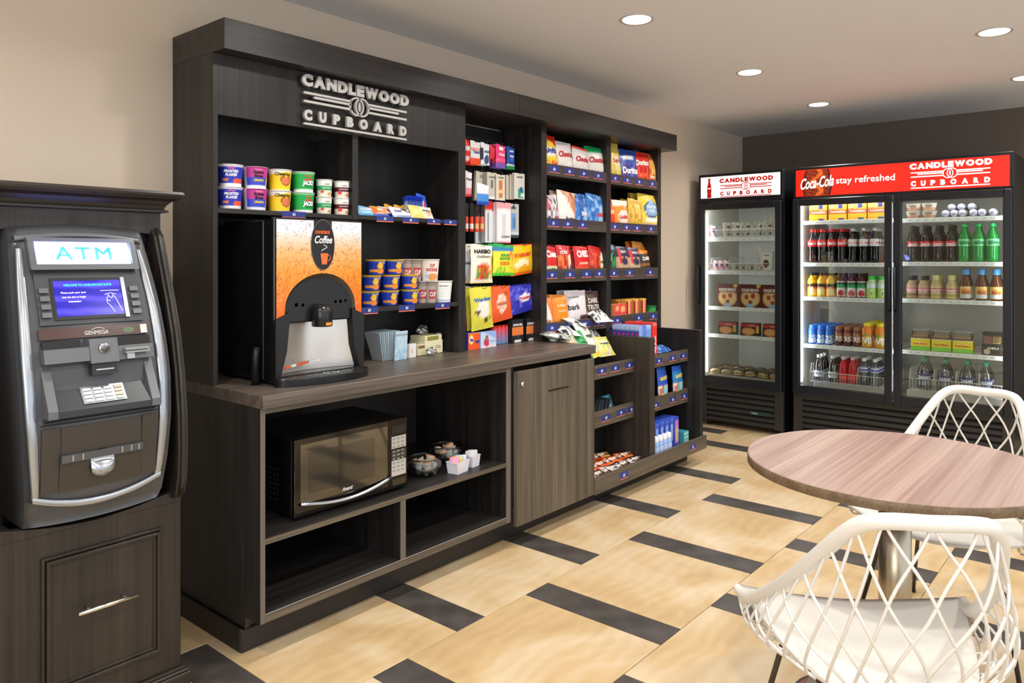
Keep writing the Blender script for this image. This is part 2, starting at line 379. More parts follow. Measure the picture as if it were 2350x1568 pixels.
# price tags
m_tag = C('2b3a86', .4); m_tagl = C('e8744a', .4); m_tagt = C('f2f2f4', .5)
def price(par, org, x, z, y, txt, w=.062, h=.034, axis='y'):
    f = (lambda a, b, d: (x+a, y-d, z+b))
    mb = MB(); mb.box((x-w/2, y-.0012, z-h/2), (x+w/2, y-.0002, z+h/2)); tg = mb.build('price_tag', m_tag, par, org)
    MB().box((x-w/2, y-.0018, z-h/2-.004), (x+w/2, y-.0003, z-h/2)).build('underline', m_tagl, tg, org)
    mb = MB(); put2d(mb, text2d(txt, 0, 0, h*.42, bold=.03), lambda a, b: f(a, b, .002)); mb.build('lettering', m_tagt, tg, org)
for u, v, t in ((675, 489, '$2'),): price(cab, O, wx(u, yP), 1.506, yP+.002, t, .105, .022)
for u, t in ((884, '$2'), (943, '$2'), (996, '$2'), (1034, '$2')): price(cab, O, wx(u, yP), 1.508, yP+.002, t, .095 if u < 990 else .085, .022)
for u, t in ((848, '$3'), (934, '$3'), (1016, '$2')): price(cab, O, wx(u, yP), 1.113, yP+.002, t, .095, .026)
T3 = [[(1272, '$3'), (1307, '$4'), (1340, '$4'), (1373, '$4')], [(1270, '$3'), (1303, '$4'), (1337, '$4')], [(1267, '$3'), (1308, '$3'), (1346, '$3'), (1375, '$3')], [(1267, '$4'), (1305, '$6'), (1344, '$7'), (1374, '$4')]]
T4 = [[(1412, '$5'), (1440, '$5'), (1467, '$5'), (1497, '$5')], [(1411, '$5'), (1438, '$5'), (1462, '$5'), (1494, '$5')], [(1409, '$5'), (1445, '$5'), (1492, '$8')], [(1417, '$4'), (1466, '$2'), (1499, '$2')]]
for rows in (T3, T4):
    for r, (za, zb) in zip(rows, LIP):
        for u, t in r: price(cab, O, wx(u, yP), (za+zb)/2+.006, yP+.001, t, .1 if rows is T3 else .095, .036)
# ================================================================== counter run
yC = -.614
ctr = thing('base_cabinet', 'low open-fronted laminate cabinet holding the microwave and bowls', 'cabinet', (XL, yC, 0)); OC = (XL, yC, 0)
def cp(nm, mb, m, **k): return mb.build(nm, m, ctr, OC, **k)
tg = thing('countertop', 'long brown wood-look countertop over the microwave cabinet', 'countertop', (XL, yC, ZC))
MB().box((XL-.001, -.631, .8368), (3.312, yP-.0005, ZC), .0012).build('front_slab', WTOP, tg, (XL, yC, ZC))
MB().box((XL, yP-.0003, .8368), (3.2635, -.0205, ZC-.0002), .0008).build('rear_slab', WTOP, tg, (XL, yC, ZC))
sp_ = cp('side_panel', MB().box((XL, yC+.0012, .124), (1.383, -.52, .8363)), WV); MB().box((XL, yC, .124), (1.383, yC+.0010, .8363)).build('edge_band', wood('edge_laminate_b', '57504a', '6f6860', 'z'), sp_, OC)
cp('side_panel', MB().box((XL+.0003, -.5203, .083), (1.3827, yB, .8363)), WV)
EDG = wood('edge_laminate', '57504a', '6f6860', 'z')
dv = cp('divider', MB().box((2.608, yC+.0012, .124), (2.640, yB, .8363)), WV); MB().box((2.608, yC, .124), (2.640, yC+.0010, .8363)).build('edge_band', EDG, dv, OC)
cp('top_rail', MB().box((1.3835, yC+.001, .818), (2.6075, yC+.02, .8363)), WFH)
sh = cp('bottom_shelf', MB().box((1.3835, yC+.002, .124), (2.6075, yB-.0005, .150)), WH); MB().box((1.3835, yC+.0005, .124), (2.6075, yC+.0018, .150)).build('edge_band', WFH, sh, OC)
sh = cp('middle_shelf', MB().box((1.3835, yC+.002, .383), (2.6075, yB-.0005, .402)), WH); MB().box((1.3835, yC+.0005, .383), (2.6075, yC+.0018, .402)).build('edge_band', WFH, sh, OC)
dv = cp('divider', MB().box((1.974, yC+.002, .1505), (2.002, yB, .3825)), WV); MB().box((1.974, yC+.0005, .1505), (2.002, yC+.0018, .3825)).build('edge_band', EDG, dv, OC)
cp('back_panel', MB().box((1.3835, -.012, .1505), (2.6075, -.0045, .836)), C('2a2623', .6))
cp('front_strip', MB().box((1.384, yC-.0002, .151), (2.607, yC+.002, .153)), C('9a958e', .4))
dr = cp('door', MB().box((2.662, yC-.018, .098), (3.297, yC+.002, .812), .001), WFr)
MB().box((2.902, yC-.0205, .690), (3.066, yC-.0175, .6975)).build('slot', BLK, dr, OC)
mb = MB(); mb.tube([(2.697, yC-.028, .752), (2.697, yC-.018, .752)], .0105, 16); mb.build('lock', C('d8d5cf', .2, .9), dr, OC)
MB().box((2.641, yC+.004, .11), (2.661, yC+.02, .8363)).build('filler_strip', WV, ctr, OC)
# toe kick and rubber base
tk = cp('toe_kick', MB().box((1.385, -.506, .0), (4.545, -.49, .1235)), WV)
bs = thing('base_trim', 'dark rubber base trim along the floor under the counter', 'trim', (XL, -.5166, 0)); OB = (XL, -.5166, 0)
MB().box((1.352, -.5166, .0005), (4.563, -.5065, .079), .004).build('front_trim', C('2a2523', .45), bs, OB)
MB().box((1.352, -.5063, .0005), (1.3645, -.004, .079), .003).build('side_trim', C('24201f', .45), bs, OB)
# low display unit at the right end
lo = thing('low_display_shelf', 'low two-bay snack shelving unit at the far end of the counter', 'shelf', (3.3, yC, 0)); OL = (3.3, yC, 0)
def lp(nm, mb, m, par=lo, **k): return mb.build(nm, m, par, OL, **k)
lp('bottom_rail', MB().box((3.298, -.634, .092), (4.602, -.616, .178), .001), WFH)
lp('bottom_shelf', MB().box((3.299, -.6155, .124), (4.5445, -.31, .140)), WFH)
lp('divider', MB().box((3.897, -.6155, .1405), (3.957, -.3075, .867), .001), wood('divider_laminate', '2c2622', '453d36', 'z'))
lp('end_panel', MB().box((4.5455, -.6155, .12), (4.5865, -.3075, .866), .001), WV)
lp('side_panel', MB().box((3.285, -.6125, .1405), (3.2975, -.3075, .836)), C('1c1917', .6))
for xa, xb, yl in ((3.2985, 3.8965, -.506), (3.9575, 4.545, -.528)):
    for za, zb in ((.66, .738), (.39, .481)):
        s = lp('shelf', MB().box((xa, yl+.0135, za+.006), (xb, -.308, za+.022)), WH)
        lp('shelf_lip', MB().box((xa, yl, za), (xb, yl+.013, zb), .001), WFH, par=s)
lp('back_panel', MB().box((3.2985, -.3065, .1405), (4.5445, -.299, .8395)), C('151312', .6))
for u, z, y, t in ((1381, .705, -.506, '$2'), (1412, .705, -.506, '$3'), (1444, .705, -.506, '$2'), (1391, .435, -.506, '$3'), (1425, .44, -.506, '$1'), (1449, .44, -.506, '$2'),
                   (1512, .70, -.528, '$4'), (1544, .70, -.528, '$2'), (1568, .70, -.528, '$3'), (1505, .43, -.528, '$3'), (1544, .435, -.528, '$6'), (1570, .435, -.528, '$6'),
                   (1432, .138, -.634, '$2'), (1590, .138, -.634, '$2')):
    price(lo, OL, wx(u, y), z, y, t, .088, .034)
# ================================================================== refrigerators
XFR = 5.61
m_fb = mat('fridge_black', '14161a', .32); m_fb2 = mat('fridge_frame', '1a1d22', .28); m_grl = mat('grille_black', '2a2826', .4)
m_lin = mat('fridge_liner', 'b9b5ac', .45); m_wire = mat('white_wire', 'e6e4df', .35); m_shf = mat('fridge_shelf', 'eeeeea', .35)
m_gl = glass('clear_pane', 'f4f8f6', .05)
m_strip_l = mat('led_strip', 'ffffff', .5, emit='f2f6ff', es=7)
def fridge(label, y0, y1, H, doors, sign_builder, lamp):
    """y0 > y1 (y0 is the left side in the photograph)"""
    t = thing('display_fridge', label, 'fridge', (XFR, (y0+y1)/2, 0)); Og = (XFR, (y0+y1)/2, 0)
    def p(nm, mb, m, par=t, **k): return mb.build(nm, m, par, Og, **k)
    XK = XFR+.75; zb = .036
    p('casing', MB().box((XFR+.03, y0, .34), (XK, y0-.03, H), .003), m_fb); p('casing', MB().box((XFR+.03, y1+.03, .34), (XK, y1, H), .003), m_fb)
    p('casing_top', MB().box((XFR+.03, y0-.0302, H-.23), (XK, y1+.0302, H), .0), m_fb)
    p('casing_base', MB().box((XFR+.03, y0, .036), (XK, y1, .3398), .002), m_fb); p('casing_back', MB().box((XK-.04, y0-.0302, .3402), (XK, y1+.0302, H-.2302)), m_fb)
    for yy in (y0-.05, y1+.05):
        for xx in (XFR+.1, XK-.08): p('foot', MB().lathe([(.02, 0), (.02, .03), (.012, .0355)], 12, c=(xx, yy)), m_fb2)
    # liner
    mb = MB(); mb.box((XK-.05, y0-.031, .3405), (XK-.0405, y1+.031, H-.2305)); mb.box((XFR+.05, y0-.0305, .341), (XK-.0505, y0-.036, H-.231)); mb.box((XFR+.05, y1+.0305, .341), (XK-.0505, y1+.036, H-.231))
    mb.box((XFR+.05, y0-.037, .3405), (XK-.051, y1+.037, .35)); mb.box((XFR+.05, y0-.037, H-.24), (XK-.051, y1+.037, H-.2305)); p('liner', mb, m_lin)
    # header sign
    hd = p('header', MB().box((XFR+.002, y0, H-.225), (XFR+.0295, y1, H), .004), m_fb)
    sign_builder(hd, Og, y0, y1, H)
    # grille
    g = p('grille', MB().box((XFR+.004, y0, .04), (XFR+.0295, y0-.065, .335), .002).box((XFR+.004, y1+.065, .04), (XFR+.0295, y1, .335), .002).box((XFR+.004, y0-.0655, .30), (XFR+.0295, y1+.0655, .335), .002), m_grl)
    for k in range(6):
        z = .05+k*.042
        mb = MB().prism([(XFR+.006, z+.002), (XFR+.006, z+.014), (XFR+.027, z+.034), (XFR+.029, z+.030)], 'y', y1+.066, y0-.066); mb.build('slat', m_grl, g, Og)
    # doors
    for (d0, d1, hs) in doors:
        zb_, zt = .343, H-.235; fw = .045
        mb = MB(); mb.box((XFR-.03, d0, zb_), (XFR+.0, d0-fw, zt), .004).box((XFR-.03, d1+fw, zb_), (XFR, d1, zt), .004)
        mb.box((XFR-.0295, d0-fw-.0003, zt-fw-.005), (XFR, d1+fw+.0003, zt-.0005), .003).box((XFR-.0295, d0-fw-.0003, zb_+.0005), (XFR, d1+fw+.0003, zb_+fw+.018), .003)
        dd = p('door', mb, m_fb2)
        MB().box((XFR-.018, d0-fw+.003, zb_+fw+.015), (XFR-.014, d1+fw-.003, zt-fw-.002)).build('glass_pane', m_gl, dd, Og)
        hy = d0-.012 if hs > 0 else d1+.012
        mb = MB(); mb.tube([(XFR-.032, hy, .98), (XFR-.055, hy, 1.0), (XFR-.058, hy, 1.12), (XFR-.055, hy, 1.26), (XFR-.032, hy, 1.28)], .009, 8); mb.build('handle', m_fb, dd, Og)
        mb = MB(); 
        mb.box((XFR-.0145, d0-fw-.0005, zb_+fw+.019), (XFR-.006, d0-fw-.006, zt-fw-.006)).box((XFR-.0145, d1+fw+.0005, zb_+fw+.019), (XFR-.006, d1+fw+.006, zt-fw-.006)); mb.build('gasket', C('3a3d40', .5), dd, Og)
    for (yl, zl0, zl1) in lamp:
        p('light_strip', MB().box((XFR+.052, yl-.008, zl0), (XFR+.062, yl+.008, zl1)), m_strip_l)
    return t, Og
def fshelf(t, Og, y0, y1, z, depth=.60, lip=True):
    """wire shelf: white front rail with perforations, rods behind"""
    mb = MB(); mb.box((5.70, y0, z-.028), (5.708, y1, z), .001).box((5.7085, y0, z-.008), (5.72, y1, z-.001))
    s = mb.build('shelf', m_shf, t, Og)
    r = MB()
    k = int((y0-y1)/.018)
    for i in range(k+1):
        yy = y0-.004-(y0-y1-.008)*i/k; r.box((5.7205, yy-.0012, z-.005), (5.69+depth, yy+.0012, z-.0015))
    for xx in (5.86, 6.05, 6.26): r.box((xx, y0, z-.010), (xx+.005, y1, z-.0055))
    r.build('shelf_rods', m_wire, s, Og)
    r = MB(); n = int((y0-y1)/.012)
    for i in range(n):
        yy = y0-.008-(y0-y1-.016)*i/(n-1)
        if i % 4 < 2: r.box((5.6993, yy-.0025, z-.016), (5.6999, yy+.0025, z-.011))
    r.build('vent_slots', C('777570', .5), s, Og)
    return s
m_signw = mat('sign_backlit_white', 'f5f0ee', .4, emit='fff2ee', es=.80); m_signr = mat('sign_backlit_red', 'e8200e', .4, emit='ff1a08', es=.85)
m_redp = mat('red_sign_print', 'c81808', .4, emit='d01004', es=.2); m_whp = mat('white_sign_print', 'ffffff', .4, emit='ffefe8', es=.9)
def fsm(x): return lambda a, b: (x, a, b)
def sign1(hd, Og, y0, y1, H):
    MB().box((XFR-.003, y0-.022, H-.19), (XFR+.0015, y1+.022, H-.022)).build('sign_face', m_signw, hd, Og)
    f = lambda a, b: (XFR-.0042, a, b)
    cy, cz = -.473, H-.115
    for nm, vfs in logo_parts(.43, .152):
        for VF in vfs:
            mb = MB(); put2d(mb, VF, lambda a, b: (XFR-.0045, cy-a, cz+b)); mb.build('lettering' if nm == 'letter' else nm, m_redp, hd, Og)
    # cola bottle silhouette, red
    prof = [(.009, .075), (.0095, .066), (.008, .058), (.009, .04), (.016, .015), (.019, -.002), (.019, -.03), (.0165, -.04), (.0165, -.052), (.019, -.066), (.018, -.078), (.012, -.08)]
    V = [(-r, z) for r, z in prof]+[(r, z) for r, z in prof[::-1]]
    MB().add([(XFR-.0045, -.172-a, H-.108+b) for a, b in V], [tuple(range(len(V)))]).build('bottle_emblem', m_redp, hd, Og)
    mb = MB(); put2d(mb, text2d('Cola', 0, 0, .011, .03, bold=.03, shear=.3), lambda a, b: (XFR-.0052, -.172-a, H-.112+b)); mb.build('emblem_lettering', m_whp, hd, Og)
def sign2(hd, Og, y0, y1, H):
    MB().box((XFR-.003, y0-.022, H-.215), (XFR+.0015, y1+.022, H-.022)).build('sign_face', m_signr, hd, Og)
    cy, cz = -1.855, H-.118
    for nm, vfs in logo_parts(.475, .175):
        for VF in vfs:
            mb = MB(); put2d(mb, VF, lambda a, b: (XFR-.0045, cy-a, cz+b)); mb.build('lettering' if nm == 'letter' else nm, m_whp, hd, Og)
    mb = MB(); put2d(mb, text2d('stay refreshed', 0, 0, .047, .385, bold=.01), lambda a, b: (XFR-.0045, -1.335-a, H-.112+b)); mb.build('lettering', m_whp, hd, Og)
    # picture of a dark cola bottle with script lettering
    art = lambda u, v: ('3a0c04' if abs(u) > .8 else 'b8541c' if abs(u-.3*math.sin(v*9)) < .18 else '5a1408' if (v*7+u) % 1 < .5 else '7c2a0c')
    a0, a1 = -.905, -1.115
    MB().grid(lambda u, v: (XFR-.0042, (a0+a1)/2-u*(a0-a1)/2*(.82+.18*math.sin(v*3.1+.3)), H-.214+v*.190), 20, 16, art, flip=True).build('bottle_picture', mat('backlit_picture', 'a03010', .4) if False else BOTPIC, hd, Og)
    mb = MB(); put2d(mb, text2d('Coca-Cola', 0, 0, .080, .235, bold=.02, shear=.35), lambda a, b: (XFR-.0052, -1.01-a, H-.115+b+a*.08)); mb.build('script_lettering', m_whp, hd, Og)
BOTPIC = attr_mat('backlit_bottle_picture', .4)
n, l = nodes(BOTPIC); a = [q for q in n if q.type == 'ATTRIBUTE'][0]; l.new(a.outputs['Color'], n['Principled BSDF'].inputs['Emission Color']); n['Principled BSDF'].inputs['Emission Strength'].default_value = .9
F1, O1 = fridge('narrow black single-door glass display fridge with a white lit sign', -.077, -.761, 2.005, [(-.082, -.756, 1)], sign1, [(-.118, .42, 1.70)])
F2, O2 = fridge('wide black two-door glass drinks fridge with a red lit sign', -.836, -2.206, 2.005, [(-.842, -1.514, -1), (-1.524, -2.200, 1)], sign2, [(-.877, .42, 1.72), (-1.52, .42, 1.72), (-2.165, .42, 1.72)])
for (y, e, s) in ((-.16, 1.0, .56), (-1.17, 1.3, .56), (-1.86, 1.0, .56)):
    L = bpy.data.lights.new('fridge_lamp', 'AREA'); L.shape = 'RECTANGLE'; L.size = .05; L.size_y = s; L.energy = e; L.color = (.95, .98, 1.0)
    o = bpy.data.objects.new('fridge_lamp', L); o.location = (XFR+.075, {-.16: -.42}.get(y, y), 1.755); o.rotation_euler = (0, math.radians(-20), 0); col.objects.link(o)
for yl, e in ((-.118, 2.0), (-.880, 2.6), (-1.52, 1.6), (-2.162, 1.2)):   # the vertical light strips' own light
    L = bpy.data.lights.new('fridge_strip_lamp', 'AREA'); L.shape = 'RECTANGLE'; L.size = .02; L.size_y = 1.25; L.energy = e; L.color = (.93, .97, 1.0)
    o = bpy.data.objects.new('fridge_strip_lamp', L); o.location = (XFR+.064, yl, 1.06); o.rotation_euler = (PI/2, 0, -PI/2); col.objects.link(o)
F1Z = [1.50, 1.236, .95, .728]; FLZ = [1.614, 1.304, 1.052, .70]; FRZ = [1.609, 1.312, 1.060, .708]
for z in F1Z: fshelf(F1, O1, -.115, -.722, z)
for z in FLZ: fshelf(F2, O2, -.874, -1.5, z)
for z in FRZ: fshelf(F2, O2, -1.54, -2.168, z)
MB().box((XFR+.06, -1.513, .3503), (XFR+.08, -1.527, 1.764)).build('mullion', m_lin, F2, O2)
# maker's plate on the narrow grille
pl = MB().box((XFR+.0005, -.50, .135), (XFR+.0035, -.665, .163)).build('badge', C('2e4a4c', .3, .5), F1, O1)
mb = MB(); put2d(mb, text2d('TRUE', 0, 0, .012, .05, bold=.03), lambda a, b: (XFR-.0003, -.54-a, .149+b)); mb.build('badge_lettering', C('a8b8b4', .4), pl, O1)
# ================================================================== round table
m_tt = wood('table_laminate', '856b62', 'a69186', 'x', .36, .55); m_te = wood('table_edge_laminate', '5c4a36', '7a664e', 'x', .45)
TX, TY, TR = 2.41, -2.283, .412
tb = thing('round_table', 'round wood-look cafe table on a brushed metal column', 'table', (TX, TY, 0))
o = MB().lathe([(TR-.002, .7125), (TR, .7145), (TR, .738), (TR-.0015, .7395)], 96, cap=True).build('edge_band', m_te, tb)
top = MB().lathe([(0, .7396), (TR-.0016, .7396), (TR-.003, .741), (0, .741)], 96, cap=False, smooth=False).build('tabletop', m_tt, tb); top.rotation_euler = (0, 0, math.radians(0))
m_st = mat('brushed_steel', 'b2a894', .3, metal=1)
mb = MB().lathe([(.044, .012), (.044, .70)], 40); mb.build('column', m_st, tb)
MB().lathe([(.26, .0), (.26, .006), (.25, .010), (.06, .018), (.045, .03)], 64).build('base_plate', m_st, tb)
MB().box((-.14, -.14, .7), (.14, .14, .7124), .003).build('mounting_plate', C('222222', .5), tb)
# ================================================================== lattice chairs
m_pl = mat('white_plastic', 'dad7d0', .3); m_rod = mat('dark_rod', '4c4843', .35, metal=.7)
def catm(P, n):
    out = []
    for i in range(len(P)-1):
        p0, p1, p2, p3 = P[max(i-1, 0)], P[i], P[i+1], P[min(i+2, len(P)-1)]
        for k in range(n):
            t = k/n; out.append(tuple(.5*((2*b)+(-a+c)*t+(2*a-5*b+4*c-d)*t*t+(-a+3*b-3*c+d)*t**3) for a, b, c, d in zip(p0, p1, p2, p3)))
    out.append(tuple(P[-1])); return out
RIM = [(0, 0, .828), (.08, .003, .828), (.122, .025, .812), (.153, .07, .765), (.184, .14, .692), (.208, .21, .627), (.228, .29, .567), (.243, .36, .519), (.257, .43, .480), (.271, .49, .462), (.28, .53, .462)]
def lattice_chair(label, loc, rz, group):
    t = thing('lattice_chair', label, 'chair', loc, rz, group)
    half = catm(RIM, 6); rim = [(-x, y, z) for x, y, z in half[::-1]][:-1]+half; N = len(rim)-1
    mb = MB(); rr = []
    for i in range(len(rim)):
        q = abs(2*i/N-1); rr.append(.0165 if q < .85 else .0165-.006*(q-.85)/.15)
    mb.tube(rim, rr, 12, flat=1.0); mb.build('rim', m_pl, t)
    # seat: dish with a rolled front edge between the two tips
    def ring(s):                       # lower ring s in -1..1 (left tip .. back .. right tip)
        a = s*2.05; return (.200*math.sin(a)*(1 if abs(a) < 1.6 else 1+.35*(abs(a)-1.6)), .315-.235*math.cos(a), .418+.0*abs(s))
    def rimp(s):
        f = (s+1)/2*N; i = min(int(f), N-1); g = f-i; return tuple(p+(q-p)*g for p, q in zip(rim[i], rim[i+1]))
    def wall(s, v):                    # v 0 at rim .. 1 at ring
        a, b = rimp(s), ring(s); k = math.sin(PI*v)*.055*(1-abs(s)**3*.6); cx, cy = 0, .30
        x = a[0]+(b[0]-a[0])*v; y = a[1]+(b[1]-a[1])*v; z = a[2]+(b[2]-a[2])*v
        d = math.hypot(x-cx, y-cy)+1e-6
        drop = math.sin(PI*v)*.035*abs(s)
        return (x+(x-cx)/d*k, y+(y-cy)/d*k, z-drop)
    mb = MB(); nl = 19; sl = .30
    def strand(sgn, s0):
        pts = []
        for j in range(19):
            v = j/18; s = s0+sgn*sl*(v*1.0)
            if -1 <= s <= 1: pts.append(wall(s, v*1.0))
        return pts
    rod = []
    for sgn in (1, -1):
        for k in range(-3, nl+3):
            s0 = -1+2*k/(nl-1)
            pts = strand(sgn, s0)
            if len(pts) > 3: rod.append(pts)
    for pts in rod:
        MB().tube(pts, .0038, 6, flat=.9).build('lattice_strand', m_pl, t)
    for sg in (-1, 1):
        MB().grid(lambda u, v: wall(sg*(.74+.26*(u+1)/2), v*(.04+.42*((u+1)/2)**1.3)), 14, 5).build('arm_wing', m_pl, t)
    # seat pan: inner ring -> centre, and front apron out to the tips
    mb = MB(); nu, nv = 40, 10
    tipL, tipR = rim[0], rim[-1]
    def seat(u, v):                    # u across the width (-1..1), v from the back (0) to the front edge (1)
        yb = .085+.02*u*u+ (.10*abs(u)**3); 
        fr = .60-.055*abs(u)**2.2; y = yb+(fr-yb)*v
        w = .172+.108*min(1, max(0, (v-.0))**.8); x = u*w
        z = .424-.012*math.sin(PI*min(v*1.1, 1))*(1-u*u)+.040*abs(u)**1.9*v**1.2+(.012*(1-u*u) if v < 0 else 0)-.006*max(0, v-.86)/.14*(1-abs(u)**2)
        return (x, y, z)
    mb.grid(seat, nu, nv*2); 
    k = len(mb.v); mb.grid(lambda u, v: (seat(u, v)[0]*.99, seat(u, v)[1]*.995, seat(u, v)[2]-.009), nu, nv*2, flip=True)
    e0 = [i for i in range(nu+1)]; e1 = [(nv*2)*(nu+1)+i for i in range(nu+1)]
    for e, fl_ in ((e0, 1), (e1, 0)):
        for a, b in zip(e, e[1:]): mb.f.append((a, b, b+k, a+k) if not fl_ else (b, a, a+k, b+k)); mb.sm.append(True)
    for c in (0, nu):
        for j in range(nv*2):
            a, b = j*(nu+1)+c, (j+1)*(nu+1)+c; mb.f.append((a, b, b+k, a+k) if c else (b, a, a+k, b+k)); mb.sm.append(True)
    mb.build('seat', m_pl, t)
    # underframe and legs
    mb = MB().tube([(-.155, .17, .404), (-.165, .44, .404), (.165, .44, .404), (.155, .17, .404)], .0065, 8, closed=True); mb.build('underframe', m_rod, t)
    for (a, b), (c, d) in (((-.155, .17), (-.235, .03)), ((.155, .17), (.235, .03)), ((-.165, .44), (-.255, .52)), ((.165, .44), (.255, .52))):
        lg = MB().tube([(a, b, .404), (a+(c-a)*.08, b+(d-b)*.08, .39), (c, d, .006)], .0072, 10).build('leg', m_rod, t)
        MB().lathe([(.009, .0), (.009, .012)], 10, c=(c, d)).build('foot_cap', C('1c1b1a', .5), lg)
    return t
def cam2w(r, t): return (CX+t*FW[0]+r*RT[0], CY+t*FW[1]+r*RT[1], 0)
ch1 = lattice_chair('white lattice-back plastic chair with its back to the viewer', cam2w(.800, 1.435), YAW-math.radians(8)-PI/2, 'white lattice chairs')
ch2 = copy_tree(ch1, (3.34, -2.367, 0), 'white lattice-back plastic chair on the fridge side of the table', rz=math.radians(172)-PI/2)
# round printed disc lying on the floor below the front chair
dp = cam2w(1.05, 2.33)
ds = thing('floor_disc', 'round dark floor sticker with red and white print, under the near chair', 'sticker', (*cam2w(1.0, 2.28)[:2], .0003))
MB().lathe([(.14, 0), (.14, .0012), (.138, .0015), (0, .0015)], 40, cap=False).build('disc', C('2b2019', .4), ds)
mb = MB(); put2d(mb, ring2d(0, 0, .13, .028, 36), lambda a, b: (a, b, .0019)); mb.build('red_ring', C('8e2f2c', .4), ds)
# ================================================================== kiosk cabinet and cash machine
KW = wood('kiosk_wood', '181513', '352e28', 'z', .36, .8, .7); KH = wood('kiosk_wood_across', '1a1614', '38312a', 'x', .36, .8, .7); m_pul = mat('satin_nickel', 'c9c4bb', .25, metal=1)
kx0, kx1 = .606, 1.10; OK_ = (.853, -.61, 0)
ks = thing('kiosk_cabinet', 'dark stained wooden kiosk cabinet built around the cash machine', 'cabinet', OK_)
def kp(nm, mb, m, par=ks, **k): return mb.build(nm, m, par, OK_, **k)
kp('lower_case', MB().box((kx0, -.61, .10), (kx1, -.03, .60), .002), KW)
# scooped top edge below the machine
N = 16; arc = [(kx0, .5995)]+[(kx0+(kx1-kx0)*i/N, .64-.035*math.sin(PI*i/N)) for i in range(N+1)]+[(kx1, .5995)]
kp('apron', MB().prism(arc[::-1], 'y', -.61, -.585), KW)
kp('rear_case', MB().box((kx0, -.44, .6005), (kx1, -.03, 1.415), .002), KW)
arc = [(kx0, 1.475)]+[(kx0+(kx1-kx0)*i/N, 1.405+.022*math.sin(PI*i/N)) for i in range(N+1)]+[(kx1, 1.475)]
kp('frieze', MB().prism(arc, 'y', -.475, -.441), KW); kp('top_block', MB().box((kx0, -.44, 1.4155), (kx1, -.03, 1.475)), KW)
cr = [(0, 1.4755), (.006, 1.4755), (.018, 1.478), (.018, 1.484), (.008, 1.487), (.012, 1.498), (.025, 1.512), (.044, 1.520), (.046, 1.523), (.05, 1.526), (.053, 1.534), (.049, 1.542), (0, 1.5425)]
mb = MB(); n_ = len(cr); V = []
for (sx, sy) in ((-1, 1), (-1, -1), (1, -1), (1, 1)):
    for d, z in cr:
        x = (kx0-d) if sx < 0 else (kx1+d); y = (-.03 if sy > 0 else -.475-d); V.append((x, y, z))
F = []
for j in range(3):
    for i in range(n_-1): F.append((j*n_+i, (j+1)*n_+i, (j+1)*n_+i+1, j*n_+i+1))
F += [tuple(j*n_+n_-1 for j in range(4)), tuple(j*n_ for j in range(4))[::-1], tuple(range(n_)), tuple(range(3*n_, 4*n_))[::-1]]
mb.add(V, F); kp('crown_moulding', mb, KH)
wp = [(-.445, 1.40), (-.475, 1.425), (-.50, 1.40), (-.535, 1.31), (-.575, 1.21), (-.61, 1.11), (-.635, 1.0), (-.652, .87), (-.655, .77), (-.65, .68), (-.635, .63), (-.62, .615), (-.445, .615)]
for xa, xb in ((kx0-.028, kx0), (kx1-.03, kx1)):
    w = kp('side_wing', MB().prism(wp, 'x', xa, xb), KW)
    ed = [(p[0]-.004, p[1]) for p in wp[1:11]]
    MB().tube([((xa+xb)/2, y, z) for y, z in ed], .007, 8).build('edge_bead', KW, w, OK_)
dx0, dx1, dz0, dz1 = wx(95, -.615), wx(372, -.615), .165, .537
d = kp('drawer_front', MB().box((dx0+.016, -.614, dz0+.016), (dx1-.016, -.6102, dz1-.016)), KW)
mb = MB()
for k_, (e_, yy) in enumerate(((0, -.618), (.010, -.626), (.018, -.618))):
    a, b_ = e_, e_+.0075
    mb.box((dx0+a, yy, dz0+a), (dx0+b_, -.6103, dz1-a), .001).box((dx1-b_, yy, dz0+a), (dx1-a, -.6103, dz1-a), .001).box((dx0+b_, yy, dz1-b_), (dx1-b_, -.6103, dz1-a), .001).box((dx0+b_, yy, dz0+a), (dx1-b_, -.6103, dz0+b_), .001)
mb.build('moulding', KW, d, OK_)
p0, p1 = aty(180, 1412, -.65), aty(316, 1365, -.65); zm = (p0[2]+p1[2])/2
MB().tube([(p0[0], -.65, zm), (p1[0], -.65, zm)], .006, 12).build('handle', m_pul, d, OK_)
for xx in (p0[0]+.03, p1[0]-.03): MB().tube([(xx, -.65, zm), (xx, -.6141, zm)], .0045, 8).build('handle_post', m_pul, d, OK_)
mb = MB().box((kx0-.02, -.634, 0), (kx1+.02, -.03, .085), .002).box((kx0-.016, -.63, .0855), (kx1+.016, -.03, .094), .002).box((kx0-.009, -.622, .0945), (kx1+.009, -.03, .0995), .001); kp('plinth', mb, KH)
# cash machine
OA = (.853, -.5, .62)
m_ap = mat('machine_plastic', '4f5154', .32, metal=.35); m_ad = mat('machine_dark', '1e2022', .35); m_as = mat('machine_silver', 'a9b0b8', .25, metal=.8); m_am = mat('machine_grey', '65686c', .35, metal=.4); m_aw = mat('machine_warm_reflection', '46413c', .35, metal=.4)  # m_aw: warm reflection put into the brown of the lower panels
atm = thing('cash_machine', 'dark grey cash machine with a glowing blue-white sign, set in the kiosk', 'cash machine', OA)
def ap(nm, mb, m, par=atm, **k): return mb.build(nm, m, par, OA, **k)
AC = .853
def ay(z):      # front surface, bulging towards the user
    P_ = [(.615, -.60), (.66, -.632), (.75, -.652), (.87, -.660), (1.0, -.648), (1.1, -.622), (1.2, -.588), (1.3, -.545), (1.38, -.508), (1.425, -.482)]
    for (a, b), (c, d_) in zip(P_, P_[1:]):
        if z <= c: return b+(d_-b)*(z-a)/(c-a)
    return P_[-1][1]
def ahw(z): return .172+.024*math.sin(PI*min(max((z-.60)/(.86), 0), 1))
zs = [.628+.0395*i for i in range(21)]
